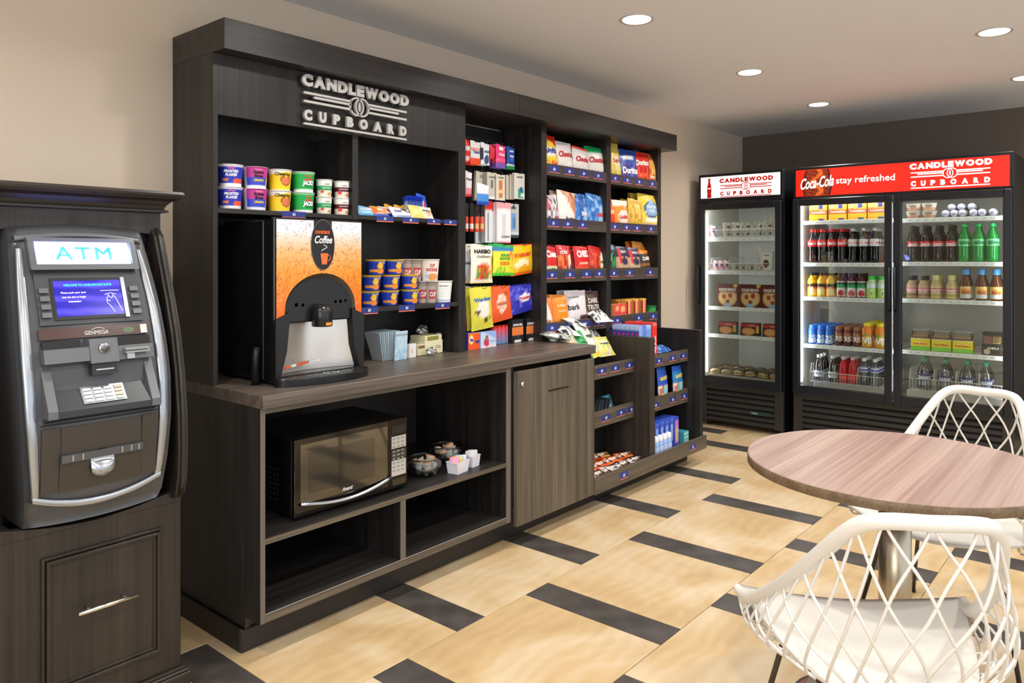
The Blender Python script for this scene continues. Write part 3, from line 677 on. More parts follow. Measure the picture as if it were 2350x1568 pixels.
def shellpt(u, v):
    bow = .014*(1-u*u); z = (.628-.012*(1-u*u))+(.79+.024*(1-u*u))*v; return (AC+u*ahw(z), ay(z)-.002-bow*.6, z)
mb = MB().grid(shellpt, 12, 24)
k0 = len(mb.v); mb.grid(lambda u, v: (shellpt(u, v)[0], -.443, shellpt(u, v)[2]), 12, 24, flip=True)
for j in range(24):
    for c, s_ in ((0, 0), (12, 1)):
        a, b = j*13+c, (j+1)*13+c; mb.f.append((a, b, b+k0, a+k0) if s_ else (b, a, a+k0, b+k0)); mb.sm.append(False)
for e_, s_ in ((0, 0), (24*13, 1)):
    for i in range(12): a, b = e_+i, e_+i+1; mb.f.append((b, a, a+k0, b+k0) if s_ else (a, b, b+k0, a+k0)); mb.sm.append(False)
ap('fascia_shell', mb, m_ap)
def spt(x, z, off=0): # a point proud of the fascia
    u = (x-AC)/ahw(z); return (x, ay(z)-.0104*max(0, 1-u*u)-.002-off, z)
# silver surround
def surround(z):
    return .150+.022*math.sin(PI*min(max((z-.62)/.82, 0), 1))
for sx in (-1, 1):
    Z = [.705+.0345*i for i in range(20)]; V = []; F = []
    for z in Z:
        hw = surround(z); w_ = .017+.010*math.sin(PI*(z-.705)/.656)
        for (xx, off) in ((hw-w_/2, .003), (hw-w_/2+.003, .008), (hw+w_/2-.003, .010), (hw+w_/2, .002)): V.append(spt(AC+sx*xx, z, off))
    for j in range(len(Z)-1):
        for i in range(3): F.append((j*4+i, (j+1)*4+i, (j+1)*4+i+1, j*4+i+1) if sx < 0 else (j*4+i, j*4+i+1, (j+1)*4+i+1, (j+1)*4+i))
    ap('side_trim', MB().add(V, F, True), m_as)
V = []; F = []; nn = 22
for i in range(nn+1):
    a = -1+2*i/nn; x = AC+a*(surround(.70)+.008); zc_ = .672+.036*a*a
    for dz, off in ((-.010, .003), (-.007, .010), (.007, .010), (.010, .003)): V.append(spt(x, zc_+dz, off))
for i in range(nn):
    for j in range(3): F.append((i*4+j, (i+1)*4+j, (i+1)*4+j+1, i*4+j+1))
ap('lower_trim', MB().add(V, F, True), m_as)
V = []; F = []
for i in range(nn+1):
    a = -1+2*i/nn; x = AC+a*(surround(1.36)+.008); zc_ = 1.402-.014*a*a
    for dz, off in ((-.008, .003), (-.005, .008), (.005, .008), (.008, .002)): V.append(spt(x, zc_+dz, off))
for i in range(nn):
    for j in range(3): F.append((i*4+j, (i+1)*4+j, (i+1)*4+j+1, i*4+j+1))
ap('upper_trim', MB().add(V, F, True), m_am)
def slab(x0, x1, z0, z1, off0, off1, nm, m, par=atm, ch=.002):
    """block standing between OFF0 and OFF1 proud of the tilted fascia"""
    V = []
    for off in (off0, off1):
        for x, z in ((x0, z0), (x1, z0), (x1, z1), (x0, z1)): V.append((x, ay(z)-.012-off, z))
    return MB().add(V, [(3, 2, 1, 0), (4, 5, 6, 7), (0, 1, 5, 4), (1, 2, 6, 5), (2, 3, 7, 6), (3, 0, 4, 7)]).build(nm, m, par, OA, fixn=True)
def onf(x, z, off): return (x, ay(z)-.012-off, z)
# illuminated top sign
sx0, sx1 = AC-.125, AC+.125
fr = slab(sx0-.016, sx1+.016, 1.303, 1.392, 0, .003, 'sign_frame', m_am)
m_atm = mat('cash_sign_lit', 'e8ecff', .4, emit='e9f0ff', es=.6); m_atmb = mat('cash_sign_blue', '3478c4', .5, emit='3a8ad8', es=.42)
sg = slab(sx0, sx1, 1.318, 1.380, .0032, .0042, 'sign_face', m_atm, fr)
for z0, z1 in ((1.3805, 1.392), (1.303, 1.3175)): slab(sx0-.016, sx1+.016, z0, z1, .0032, .017, 'sign_hood', m_am, fr)
for x0_, x1_ in ((sx0-.016, sx0-.0005), (sx1+.0005, sx1+.016)): slab(x0_, x1_, 1.3178, 1.3803, .0032, .017, 'sign_hood', m_am, fr)
mb = MB(); put2d(mb, text2d('ATM', AC, 1.349, .037, .150, bold=.035, space=1.25), lambda a, b: onf(a, b, .0048)); mb.build('sign_lettering', m_atmb, sg, OA)
L = bpy.data.lights.new('cash_sign_lamp', 'AREA'); L.shape = 'RECTANGLE'; L.size = .24; L.size_y = .05; L.energy = 1.1; L.color = (.22, .28, 1.0)
o = bpy.data.objects.new('cash_sign_lamp', L); o.location = (AC, ay(1.349)-.03, 1.349); o.rotation_euler = (math.radians(80), 0, 0); col.objects.link(o)
# screen with side keys
mo = slab(AC-.135, AC+.135, 1.155, 1.292, 0, .003, 'monitor_panel', mat('monitor_panel_grey', '3f4246', .4, metal=.2))
be = slab(AC-.099, AC+.093, 1.168, 1.280, .0032, .006, 'screen_bezel', m_ad, mo)
slab(AC+.083, AC+.0935, 1.168, 1.280, .0062, .010, 'bezel_side', m_as, be)
m_scr = mat('cash_screen', '1a1690', .2, emit='2a22c8', es=.9)
n, l = nodes(m_scr); tc = n.new('ShaderNodeTexCoord'); w_ = n.new('ShaderNodeTexWave'); w_.bands_direction = 'Z'; w_.inputs['Scale'].default_value = 8; w_.inputs['Distortion'].default_value = 4; w_.inputs['Detail'].default_value = 1
l.new(tc.outputs['Object'], w_.inputs[0]); rp = n.new('ShaderNodeValToRGB'); rp.color_ramp.elements[0].color = (*lin('17107a'), 1); rp.color_ramp.elements[1].color = (*lin('5a4cf0'), 1); rp.color_ramp.elements[0].position = .35; l.new(w_.outputs[1], rp.inputs[0]); l.new(rp.outputs[0], n['Principled BSDF'].inputs['Emission Color'])
scn = slab(AC-.092, AC+.082, 1.176, 1.272, .0062, .0066, 'screen', m_scr, be)
m_wg = mat('screen_white', 'ffffff', .4, emit='f0f0ff', es=.9); m_gg = mat('screen_green', '40e080', .4, emit='50f090', es=.9)
mb = MB(); put2d(mb, text2d('WELCOME TO CANDLEWOOD SUITES', AC-.005, 1.260, .0062, .125, bold=.01), lambda a, b: onf(a, b, .0075)); mb.build('screen_heading', m_gg, scn, OA)
mb = MB()
for i, s_ in enumerate(('Please push your card', 'into the slot to begin', 'transaction')): put2d(mb, text2d(s_, AC-.045, 1.240-.012*i, .0052, None, bold=.0), lambda a, b: onf(a, b, .0075))
mb.build('screen_text', m_wg, scn, OA)
mb = MB()   # line drawing of a hand pushing a card
for P_ in ([(.025, 1.243), (.075, 1.243)], [(.035, 1.232), (.052, 1.236), (.066, 1.232)], [(.045, 1.232), (.040, 1.222), (.038, 1.210), (.046, 1.200), (.056, 1.182)], [(.055, 1.232), (.063, 1.222), (.069, 1.205), (.076, 1.184)], [(.045, 1.228), (.052, 1.222), (.058, 1.228)], [(.040, 1.216), (.048, 1.213)]):
    mb.tube([onf(AC+a, b, .0074) for a, b in P_], .0007, 5)
mb.build('screen_drawing', m_wg, scn, OA)
for sx in (-1, 1):
    for i in range(4):
        z = 1.247-.0215*i; x = AC+sx*.117
        slab(x-.0115, x+.0115, z-.0065, z+.0065, .0032, .0085, 'screen_key', m_am, mo)
# maker's strip
br = slab(AC-.142, AC+.142, 1.118, 1.146, 0, .006, 'brand_strip', mat('brown_gloss', '4a3633', .2))
mb = MB(); put2d(mb, text2d('GENMEGA', AC+.0, 1.130, .0105, .062, bold=.03), lambda a, b: onf(a, b, .0066)); mb.tube([onf(AC-.012+.034*i/8, 1.1375+.005*math.sin(PI*i/8), .0066) for i in range(9)], .0007, 5); mb.build('brand_lettering', C('e8e6e2', .4), br, OA)
slab(AC+.118, AC+.136, 1.120, 1.144, .0062, .0075, 'brand_sticker', C('c8c4bf', .4), br)
mb = MB(); put2d(mb, disc2d(AC+.085, 1.131, .016, .008, 16), lambda a, b: onf(a, b, .0066)); mb.build('brand_seal', C('5a6a50', .5), br, OA)
# card and receipt row
sl_ = slab(AC-.142, AC-.032, 1.058, 1.094, 0, .028, 'receipt_module', m_am); slab(AC-.138, AC-.045, 1.0945, 1.112, 0, .008, 'receipt_slot', BLK, sl_)
ce = slab(AC-.031, AC+.042, 1.050, 1.114, 0, .030, 'lock_module', m_am)
MB().tube([onf(AC+.005, 1.088, .0305), onf(AC+.005, 1.088, .034)], .0145, 20).build('lock_ring', m_as, ce, OA); MB().tube([onf(AC+.005, 1.088, .0345), onf(AC+.005, 1.088, .036)], .010, 20).build('lock_cap', m_am, ce, OA)
sl2 = slab(AC-.028, AC+.038, 1.018, 1.0495, 0, .022, 'lower_module', m_ad); slab(AC-.018, AC+.028, 1.030, 1.034, .0222, .0235, 'module_slot', m_as, sl2)
cd = slab(AC+.043, AC+.142, 1.052, 1.090, 0, .018, 'card_reader', m_am); slab(AC+.045, AC+.14, 1.0905, 1.112, 0, .006, 'card_recess', BLK, cd)
slab(AC+.060, AC+.125, 1.070, 1.084, .0182, .034, 'card_mouth', mat('clear_grey', '9aa0a2', .15, metal=.5), cd); slab(AC+.064, AC+.084, 1.054, 1.0695, .0182, .030, 'card_guide', m_as, cd); slab(AC+.055, AC+.12, 1.0755, 1.078, .0342, .0345, 'card_slit', BLK, cd)
# keypad shelf
ya_, yb_ = ay(.93)-.046, ay(1.0)-.004
kd = MB().prism([(ay(.9)-.004, .902), (ya_, .918), (ya_, .935), (ay(1.0)-.002, .995), (ay(1.0)-.002, .902)], 'x', AC-.142, AC+.142).build('keypad_shelf', mat('keypad_shelf_grey', '34373a', .35, metal=.2), atm, OA, fixn=True)
def kyp(x, q, off=0):   # q 0 front .. 1 back on the slope
    y = ya_+(ay(1.0)-.002-ya_)*q; z = .935+.06*q; L_ = math.hypot(ay(1.0)-.002-ya_, .06); return (x, y-off*.06/L_, z+off*(ay(1.0)-.002-ya_)/L_)
def kslab(x0, x1, q0, q1, o0, o1): 
    V = [kyp(x, q, o_) for o_ in (o0, o1) for x, q in ((x0, q0), (x1, q0), (x1, q1), (x0, q1))]
    return MB().add(V, [(3, 2, 1, 0), (4, 5, 6, 7), (0, 1, 5, 4), (1, 2, 6, 5), (2, 3, 7, 6), (3, 0, 4, 7)])
kpad = kslab(AC-.055, AC+.055, .16, .84, .0003, .0035).build('keypad', m_as, kd, OA, fixn=True)
for r in range(4):
    for c in range(4):
        x = AC-.040+.0265*c; q = .26+.15*r
        kslab(x-.010, x+.010, q-.05, q+.05, .0036, .0058).build('key', C(('c9cdd2', 'c9cdd2', 'c9cdd2', ['a0b49a', 'bcb296', 'c0a28a', 'b89890'][r])[c], .35, .3), kpad, OA, fixn=True)
for sx in (-1, 1):
    MB().prism([(ay(1.04)-.004, 1.048), (ya_-.002, .938), (ya_-.002, .918), (ay(1.04)-.002, .918)], 'x', AC+sx*.143, AC+sx*.120).build('privacy_wing', m_am, atm, OA, fixn=True)
# cash dispenser
slab(AC-.150, AC+.150, .897, .9005, 0, .004, 'seam', BLK)
dp_ = slab(AC-.102, AC+.102, .800, .888, -.004, .0015, 'dispenser_recess', m_aw)
slab(AC-.104, AC+.104, .795, .815, .002, .012, 'dispenser_lip', mat('smoked_plastic', '55585c', .15, metal=.3), dp_)
for a in (-.08, -.055, .045, .07, .09): slab(AC+a, AC+a+.004, .797, .813, .0122, .014, 'lip_rib', m_as, dp_)
sc_ = MB(); sc_.grid(lambda u, v: (AC+.030*u*math.sqrt(max(0, 1-(max(0, .45-v)/.45)**2)), ay(.78)-.016-.018*math.sqrt(max(0, 1-u*u*.9))*math.sin(PI*min(1, v*1.15+.05)), .740+.058*v), 14, 12); sc_.build('dispenser_cup', m_as, atm, OA)
MB().tube([onf(AC+.031*math.cos(a), .797+.016*math.sin(a), .006) for a in [PI*i/12 for i in range(13)]], .004, 8).build('cup_rim', m_ad, atm, OA)
for sx in (-1, 1): slab(AC+sx*.148, AC+sx*.106, .72, .89, 0, .002, 'lower_panel', m_aw)
slab(AC-.105, AC+.105, .715, .7945, 0, .002, 'lower_panel', m_aw)
# ================================================================== coffee machine
ZK = ZC
cx0, cx1, cyf = 1.497, 1.890, -.497; cm_ = (cx0+cx1)/2
OM = (cm_, cyf, ZK)
cof = thing('coffee_machine', 'tall black coffee machine with an orange and white speckled front panel', 'coffee machine', OM)
def mp_(nm, mb, m, par=cof, **k): return mb.build(nm, m, par, OM, **k)
m_cb = mat('machine_black', '111213', .32); m_steel = mat('polished_steel', 'dedbd6', .24, metal=.78)
mp_('housing', MB().box((cx0+.004, cyf+.085, ZK+.012), (cx1-.004, -.125, 1.474), .006).box((cx0+.0045, cyf+.036, 1.1), (cx1-.0045, cyf+.0848, 1.473)).box((cx0+.0045, cyf+.036, ZK+.012), (cx0+.014, cyf+.0848, 1.0998)).box((cx1-.014, cyf+.036, ZK+.012), (cx1-.0045, cyf+.0848, 1.0998)).box((cx0+.0145, cyf+.0, ZK+.0305), (cx1-.0145, cyf+.0848, ZK+.034)), m_cb)
for x in (cx0+.03, cx1-.03):
    for y in (-.42, -.16): mp_('foot', MB().lathe([(.016, ZK+.0003), (.014, ZK+.0118)], 12, c=(x, y)), m_cb)
mp_('front_frame', MB().box((cx0, cyf+.012, 1.10), (cx1, cyf+.0355, 1.482), .004), m_cb)
random.seed(3); SP = {}
def spk(i, j):
    if (i, j) not in SP: SP[(i, j)] = random.random()
    return SP[(i, j)]
def mixc(a, b, t):
    A = [int(a[i:i+2], 16) for i in (0, 2, 4)]; B = [int(b[i:i+2], 16) for i in (0, 2, 4)]; return '%02x%02x%02x' % tuple(int(round((p+(q-p)*t)/8)*8) if 0 else int(p+(q-p)*t) & 252 for p, q in zip(A, B))
def cart(u, v):
    t = min(1, max(0, (1-v)*1.12-.05)); base = mixc('e2e2ea', 'f0b486', max(0, t-.06)/.22) if t < .28 else mixc('f3b27c', 'f08a28', (t-.28)/.3) if t < .58 else mixc('f08a28', 'ee6a1e', min(1, (t-.58)/.42))
    r = spk(round(u*60), round(v*70)); 
    if r > .88: return mixc(base, '5c4438' if t > .2 else '787880', .45)
    if r < .12 and t > .2: return mixc(base, 'ffd090', .35)
    return base
# front panel with an arched cut-out: columns of the sheet end on the arch
AW, AH, AZ = .158, .190, 1.142
def pfront(x): return cyf+.010-.012*math.cos(PI/2*(x-cm_)/(cx1-cm_))
def archz(x):
    q = abs(x-cm_)/AW; return AZ+AH*.72*math.sqrt(1-q*q) if q < 1 else 1.117
def pp(u, v):
    x = cm_+u*(cx1-cx0-.016)/2; zb = archz(x); z = zb+(1.474-zb)*v; return (x, pfront(x), z)
mb = MB().grid(pp, 64, 60, lambda u, v: cart(u, ((archz(cm_+u*.19)+(1.474-archz(cm_+u*.19))*v)-1.117)/.357))
mp_('front_panel', mb, GLOSSP)
def onp(x, z, off=.001): return (x, pfront(x)-off, z)
mb = MB(); put2d(mb, disc2d(cm_+.0, 1.385, .0525, .095, 36), lambda a, b: onp(a, b, .0015)); mb.add([onp(a, b, .0012) for a, b in ((cm_-.040, 1.400), (cm_+.040, 1.400), (cm_+.040, 1.474), (cm_-.040, 1.474))], [(0, 1, 2, 3)])
bd = mp_('oval_badge', mb, C('14110f', .3)); mb = MB(); put2d(mb, ring2d(cm_, 1.385, .095, .0022, 40, .553), lambda a, b: onp(a, b, .002)); mb.build('badge_ring', C('6d6a68', .4), bd, OM)
mb = MB(); put2d(mb, text2d('constant', cm_-.002, 1.4345, .016, .066, bold=.02, shear=.1), lambda a, b: onp(a, b, .0025)); mb.build('badge_lettering', C('e8642a', .4), bd, OM)
mb = MB(); put2d(mb, text2d('Coffee', cm_+.002, 1.405, .028, .078, bold=.02, shear=.3), lambda a, b: onp(a, b, .0028))
mb.tube([onp(cm_+.002+.018*math.sin(t*.9)*(1-t/9), 1.384-.0045*t, .0025) for t in [i*.35 for i in range(16)]], .0012, 5); mb.build('badge_lettering', C('f4f2ee', .4), bd, OM)
mb = MB(); put2d(mb, ([(cm_-.012, 1.353), (cm_+.022, 1.353), (cm_+.016, 1.312), (cm_-.006, 1.312)], [(0, 3, 2, 1)]), lambda a, b: onp(a, b, .0026)); mb.tube([onp(cm_+.020+.012*math.sin(t), 1.336+.011*math.cos(t), .0026) for t in [PI*i/8 for i in range(9)]], .0015, 5)
mb.build('cup_drawing', C('f06a34', .4), bd, OM)
# arch band, control face
mb = MB(); V = []; F = []; nn = 32
for i in range(nn+1):
    a = PI*i/nn; x0 = cm_-AW*math.cos(a); z0 = AZ+AH*.72*math.sin(a); x1 = cm_-(AW-.020)*math.cos(a); z1 = AZ+(AH*.72-.024)*math.sin(a); V += [(x0, pfront(x0)+.0005, z0), (x1, cyf+.018, z1)]
F = [(2*i, 2*i+1, 2*i+3, 2*i+2) for i in range(nn)]
mp_('arch_band', mb.add(V, F, True), mat('arch_bronze', '4a453c', .35, metal=.5))
V = [(cm_-(AW-.02)*math.cos(PI*i/nn), cyf+.0165, AZ+(AH*.72-.024)*math.sin(PI*i/nn)) for i in range(nn+1)]+[(cm_+.1375, cyf+.0165, 1.128), (cm_-.1375, cyf+.0165, 1.122)]
cf = mp_('control_face', MB().add(V, [tuple(range(len(V)))], False), C('2c2d2f', .35))
def oc(x, z, o_=.0015): return (x, cyf+.0165-o_, z)
for dx, z, r, c in ((-.105, 1.165, .0125, 'e8402a'), (-.077, 1.163, .0105, 'b8b8b8'), (.068, 1.170, .010, 'b8b8b8'), (.091, 1.170, .0115, 'e8642a'), (.114, 1.172, .0095, 'b8b8b8')):
    mb = MB(); put2d(mb, ring2d(cm_+dx, z, r, .0022, 20), oc); mb.tube([(cm_+dx, cyf+.0165, z), (cm_+dx, cyf+.012, z)], r*.6, 12); mb.build('button', C(c, .4), cf, OM)
mb = MB()
for dx, z, s_, h in ((-.03, 1.205, 'LOW', .004), (.0, 1.2065, 'READY', .004), (.028, 1.208, 'BREW', .004), (-.105, 1.1455, 'STOP', .0045), (-.077, 1.1445, 'HOT', .0045), (-.072, 1.137, 'CAUTION HOT WATER', .0035), (-.072, 1.131, 'press and hold', .0035), (.068, 1.154, 'SELECT', .0045), (.091, 1.1545, 'SIZE', .0045), (.114, 1.156, 'ON', .0045), (.09, 1.1455, 'HOLD BUTTON TO FILL CUP', .0035)): put2d(mb, text2d(s_, cm_+dx, z, h), oc)
mb.build('control_lettering', C('d8d8d8', .5), cf, OM)
for dx, c in ((-.03, '555555'), (0, 'ff3020'), (.028, '40ff60')): MB().tube([(cm_+dx, cyf+.0165, 1.214), (cm_+dx, cyf+.0145, 1.214)], .002, 8).build('indicator', mat('ind_'+c, c, .4, emit=c, es=2), cf, OM)
# legs of the arch, steel back, tap, tray
for sx in (-1, 1):
    mb = MB(); V = []
    for z, xi, xo in ((ZK+.012, .180, .196), (1.0, .150, .196), (1.1, .140, .196), (AZ, .1375, .196)): V += [(cm_+sx*xi, z), (cm_+sx*xo, z)]
    pts = [V[0], V[2], V[4], V[6], (V[7][0], 1.1165), (V[1][0], V[1][1])]
    if sx < 0: pts = pts[::-1]
    mp_('front_leg', mb.prism(pts, 'y', cyf+.002, cyf+.0355), m_cb, fixn=True)
mb = MB().grid(lambda u, v: (cm_+u*(.145+.035*(1-v)), cyf+.034+.040*(1-u*u), ZK+.035+v*.235), 18, 2); mp_('steel_back', mb, m_steel)
for sx in (-1, 1): mp_('steel_cheek', MB().add([(cm_+sx*.140, cyf+.0365, 1.13), (cm_+sx*.118, cyf+.010, 1.13), (cm_+sx*.122, cyf+.010, ZK+.03), (cm_+sx*.180, cyf+.0365, ZK+.03)], [(0, 1, 2, 3) if sx < 0 else (3, 2, 1, 0)]), m_steel) if False else None
tp = mp_('tap', MB().lathe([(.036, 1.082), (.038, 1.085), (.038, 1.133), (.035, 1.146), (.026, 1.158), (.012, 1.164), (0, 1.165)], 28, c=(cm_-.006, cyf-.006)), C('18191b', .25))
MB().add([(cm_-.006+.0385*math.sin(a), cyf-.006-.0385*math.cos(a), z) for z in (1.087, 1.098) for a in (-.25, 0, .25, .5)], [(i, i+1, i+5, i+4) for i in range(3)], True).build('tap_label', C('e8902c', .4), tp, OM)
mb = MB(); N = 28; V = []
for z, k in ((ZK+.0003, 1), (ZK+.026, 1), (ZK+.030, .985)):
    for i in range(N+1):
        a = PI*i/N; V.append((cm_-(.205*k)*math.cos(a), cyf-.0-.085*k*math.sin(a), z))
F = []
M_ = N+1
for j in range(2):
    for i in range(N): F.append((j*M_+i, j*M_+i+1, (j+1)*M_+i+1, (j+1)*M_+i))
F.append(tuple(range(2*M_, 3*M_))); F.append(tuple(range(M_))[::-1]); F += [(0, M_, 2*M_, 3*M_-1, 2*M_-1, M_-1)]
mb.add(V, F); tr = mp_('drip_tray', mb, m_cb, fixn=True)
gr = MB()
for i in range(15):
    x = cm_-.150+.0214*i; dy = .068*math.sqrt(max(0, 1-((x-cm_)/.17)**2)); gr.box((x-.004, cyf-.004-dy, ZK+.0303), (x+.004, cyf-.004, ZK+.0315))
gr.build('tray_grille', mat('tray_grey', '4a4c4e', .25, metal=.6), tr, OM)
mb = MB(); put2d(mb, ring2d(cm_+.01, cyf-.040, .022, .004, 24, 1.5), lambda a, b: (a, b, ZK+.032)); mb.build('cup_ring', m_steel, tr, OM)
for a, b_, c in ((-.125, -.10, 'e8642a'), (-.095, -.07, 'dddddd'), (-.065, -.015, 'e8642a'), (-.01, .035, 'dddddd')):
    MB().add([(cm_+x, cyf+.033+.040*(1-(x/.165)**2)-.0022, z) for x, z in ((a, ZK+.050+(a+.125)*.08), (b_, ZK+.050+(b_+.125)*.08), (b_, ZK+.059+(b_+.125)*.08), (a, ZK+.059+(a+.125)*.08))], [(0, 1, 2, 3)]).build('warning_label', C(c, .4), cof, OM)
MB().tube([(cx0-.022, -.40, ZK+.0005), (cx0-.022, -.40, ZK+.10), (cx0-.014, -.40, ZK+.135)], .014, 10).build('inlet_fitting', C('191a1c', .4), cof, OM)
# ================================================================== microwave
mx0, mx1, mz0, mz1 = 1.540, 2.07, .412, .692
myf = wx and -.548
OMw = ((mx0+mx1)/2, myf, .402)
mw = thing('microwave', 'black countertop microwave with a mirrored door, on the middle shelf', 'microwave', OMw)
def wp_(nm, mb, m, par=mw, **k): return mb.build(nm, m, par, OMw, **k)
wp_('case', MB().box((mx0+.002, myf+.022, mz0), (mx1-.002, -.19, mz1-.002), .004), m_cb)
for x in (mx0+.04, mx1-.04):
    for y in (myf+.06, -.25): wp_('foot', MB().lathe([(.012, .4023), (.010, .4118)], 10, c=(x, y)), m_cb)
m_mir = mat('mirror_door', '6c665a', .05, metal=.95)
m_mird = mat('mirror_trim', '3d3933', .08, metal=.9)
xd = 1.975
dr = wp_('door', MB().box((mx0, myf+.001, mz0), (xd-.001, myf+.0215, mz1), .003), m_mird)
MB().box((mx0+.022, myf-.0008, mz0+.045), (xd-.012, myf+.0005, mz1-.022)).build('mirror_glass', m_mir, dr, OMw)
fr_ = MB(); a0, a1, b0, b1 = mx0+.055, xd-.075, mz0+.075, mz1-.055
fr_.box((a0, myf-.0012, b0), (a1, myf-.0009, b1)); fr_.build('window', mat('door_window', '5e594e', .07, metal=.9), dr, OMw)
mb = MB(); mb.tube([(mx0+.02+(xd-mx0-.02)*i/16, myf-.006-.012*math.sin(PI*i/16), mz0+.055-.030*math.sin(PI*i/16*.9+.2)) for i in range(17)], .008, 8, flat=1); mb.build('handle', mat('bright_chrome', 'c4cad2', .12, metal=1), dr, OMw)
mb = MB(); put2d(mb, text2d('Avanti', (a0+a1)/2+.02, b0-.016, .014, .050, bold=.02, shear=.3), lambda a, b: (a, myf-.0020, b)); mb.build('lettering', C('e0e0e0', .4), dr, OMw)
pn = wp_('control_panel', MB().box((xd+.0005, myf+.001, mz0), (mx1, myf+.0215, mz1), .003), mat('panel_mirror', '2c2924', .12, metal=.8))
MB().box((xd+.012, myf-.0006, mz1-.06), (mx1-.012, myf+.0005, mz1-.028)).build('display', C('191b1a', .15), pn, OMw)
mb = MB(); put2d(mb, ([], []), None) if False else None
for z0, z1, c in ((mz1-.118, mz1-.070, 'b5b2ab'), (mz1-.160, mz1-.124, '3a3a38'), (mz0+.052, mz1-.166, 'b5b2ab')): MB().box((xd+.010, myf-.0006, z0), (mx1-.010, myf+.0005, z1)).build('key_field', C(c, .35), pn, OMw)
mb = MB(); mk = MB()
for r in range(9):
    for c in range(3):
        z = mz1-.080-.0155*r-(.003 if r > 2 else 0); x = xd+.022+.0225*c
        if z > mz0+.058: mb.box((x-.007, myf-.0013, z-.003), (x+.007, myf-.0007, z+.003))
mb.build('keys', C('8c8a85', .4), pn, OMw)
wp_('door_button', MB().box((xd+.012, myf-.003, mz0+.012), (mx1-.012, myf+.001, mz0+.042), .002), mat('panel_mirror2', '4a453c', .1, metal=.9))
vm = MB()
for r in range(7):
    for c in range(8): vm.box((mx0+.0012, -.44+.02*c, .455+.018*r), (mx0+.0019, -.43+.02*c, .463+.018*r))
vm.build('side_vents', C('2e2e2e', .6), mw, OMw)['kind'] = 'stuff'
# ================================================================== bowls of creamers and caddies
m_bowl = glass('bowl_glass', 'f2f7f7', .05, .03)
def creamer_proto():
    t = thing('creamer_cup', 'tiny peel-top creamer cup', 'creamer', (0, 0, 0))
    MB().lathe([(.013, 0), (.0145, .002), (.0185, .026), (.0205, .0265)], 14).build('cup', C('f0ece4', .4), t)
    MB().lathe([(0, .0275), (.0214, .0275), (.0216, .0266)], 14, cap=False).build('foil_lid', C('e0b090', .4), t); return t
def bowl(x, y, label, r=.076, h=.078):
    t = thing('glass_bowl', label, 'bowl', (x, y, .402), 0, 'glass bowls of creamers')
    P_ = [(0, .0008), (r*.42, .0008), (r*.7, .012), (r*.92, .030), (r, h*.62), (r*.97, h*.85), (r*.93, h), (r*.90, h), (r*.94, h*.85), (r*.96, h*.62), (r*.88, .031), (r*.66, .015), (r*.4, .005), (0, .004)]
    MB().lathe(P_, 40, cap=False).build('bowl', m_bowl, t)
    MB().lathe([(r*.93, h-.001), (r*.955, h+.001), (r*.91, h+.0015), (r*.89, h-.001)], 40, cap=False).build('rim', glass('bowl_rim', 'c8d0d0', .35, .05), t); return t
b1_ = bowl(2.238, -.470, 'glass bowl of creamers right beside the microwave'); b2_ = bowl(2.445, -.395, 'glass bowl of creamers behind the white sugar caddies')
cpz = None; random.seed(11)
for bi, (bx, by, nm) in enumerate(((2.238, -.470, 'the bowl beside the microwave'), (2.445, -.395, 'the bowl behind the caddies'))):
    lay = [(.0, .0, .006)]+[(.034*math.cos(a), .034*math.sin(a), .010+.004*(i % 2)) for i, a in enumerate([.3, 1.5, 2.8, 4.0, 5.2])]+[(.042*math.cos(a), .042*math.sin(a), .036) for a in (.0, 1.1, 2.2, 3.3, 4.3, 5.4)]+[(0, 0, .034), (.012, -.012, .056)]
    for i, (dx, dy, dz) in enumerate(lay):
        lab = 'tiny foil-topped creamer cup in %s' % nm
        if cpz is None: cpz = creamer_proto(); o = cpz; o['label'] = lab; o.location = (bx+dx, by+dy, .402+dz); 
        else: o = copy_tree(cpz, (bx+dx, by+dy, .402+dz), lab)
        o.rotation_euler = ((random.random()-.5)*1.1, (random.random()-.5)*1.1, random.random()*6); o['group'] = 'creamer cups in '+nm
m_cer = mat('white_ceramic', 'e4e2ea', .2, coat=.5)
def caddy(x, y, rz, w, d_, label):
    t = thing('sugar_caddy', label, 'caddy', (x, y, .402), rz); h = .048; s_ = .86
    V = []
    for z, k, e_ in ((.0005, s_, 0), (h, 1, 0), (h+.001, 1.06, 0), (h+.003, 1.06, 0), (h+.003, .93, 0), (.006, s_*.9, 0)):
        V += [(-w/2*k, -d_/2*k, z), (w/2*k, -d_/2*k, z), (w/2*k, d_/2*k, z), (-w/2*k, d_/2*k, z)]
    F = [(3, 2, 1, 0)]+[(j*4+i, j*4+(i+1) % 4, (j+1)*4+(i+1) % 4, (j+1)*4+i) for j in range(5) for i in range(4)]+[(20, 21, 22, 23)]
    MB().add(V, F).build('tray', m_cer, t, fixn=True); return t
caddy(2.362, -.548, math.radians(8), .088, .062, 'square white ceramic sugar caddy with pink, yellow and blue packets')
caddy(2.470, -.525, math.radians(8), .060, .060, 'smaller white ceramic caddy full of plain white packets')
def packet(x, y, z, c, rx, rz, lab, w=.042, h=.060, st=None):
    t = thing('sugar_packet', lab, 'packet', (x, y, z), 0, 'sweetener packets in the ceramic caddies', rot=(rx, 0, rz))
    MB().grid(lambda u, v: (u*w/2, -.003*(1-u*u)*math.sin(PI*v), v*h), 6, 6).grid(lambda u, v: (u*w/2, .003*(1-u*u)*math.sin(PI*v), v*h), 6, 6, flip=True).build('packet', C(c, .5), t)
    if st: MB().grid(lambda u, v: (u*w*.35, -.0035*(1-u*u*.1)*math.sin(PI*(.3+.4*v)), h*(.3+.4*v)), 4, 4).build('print', C(st, .5), t)
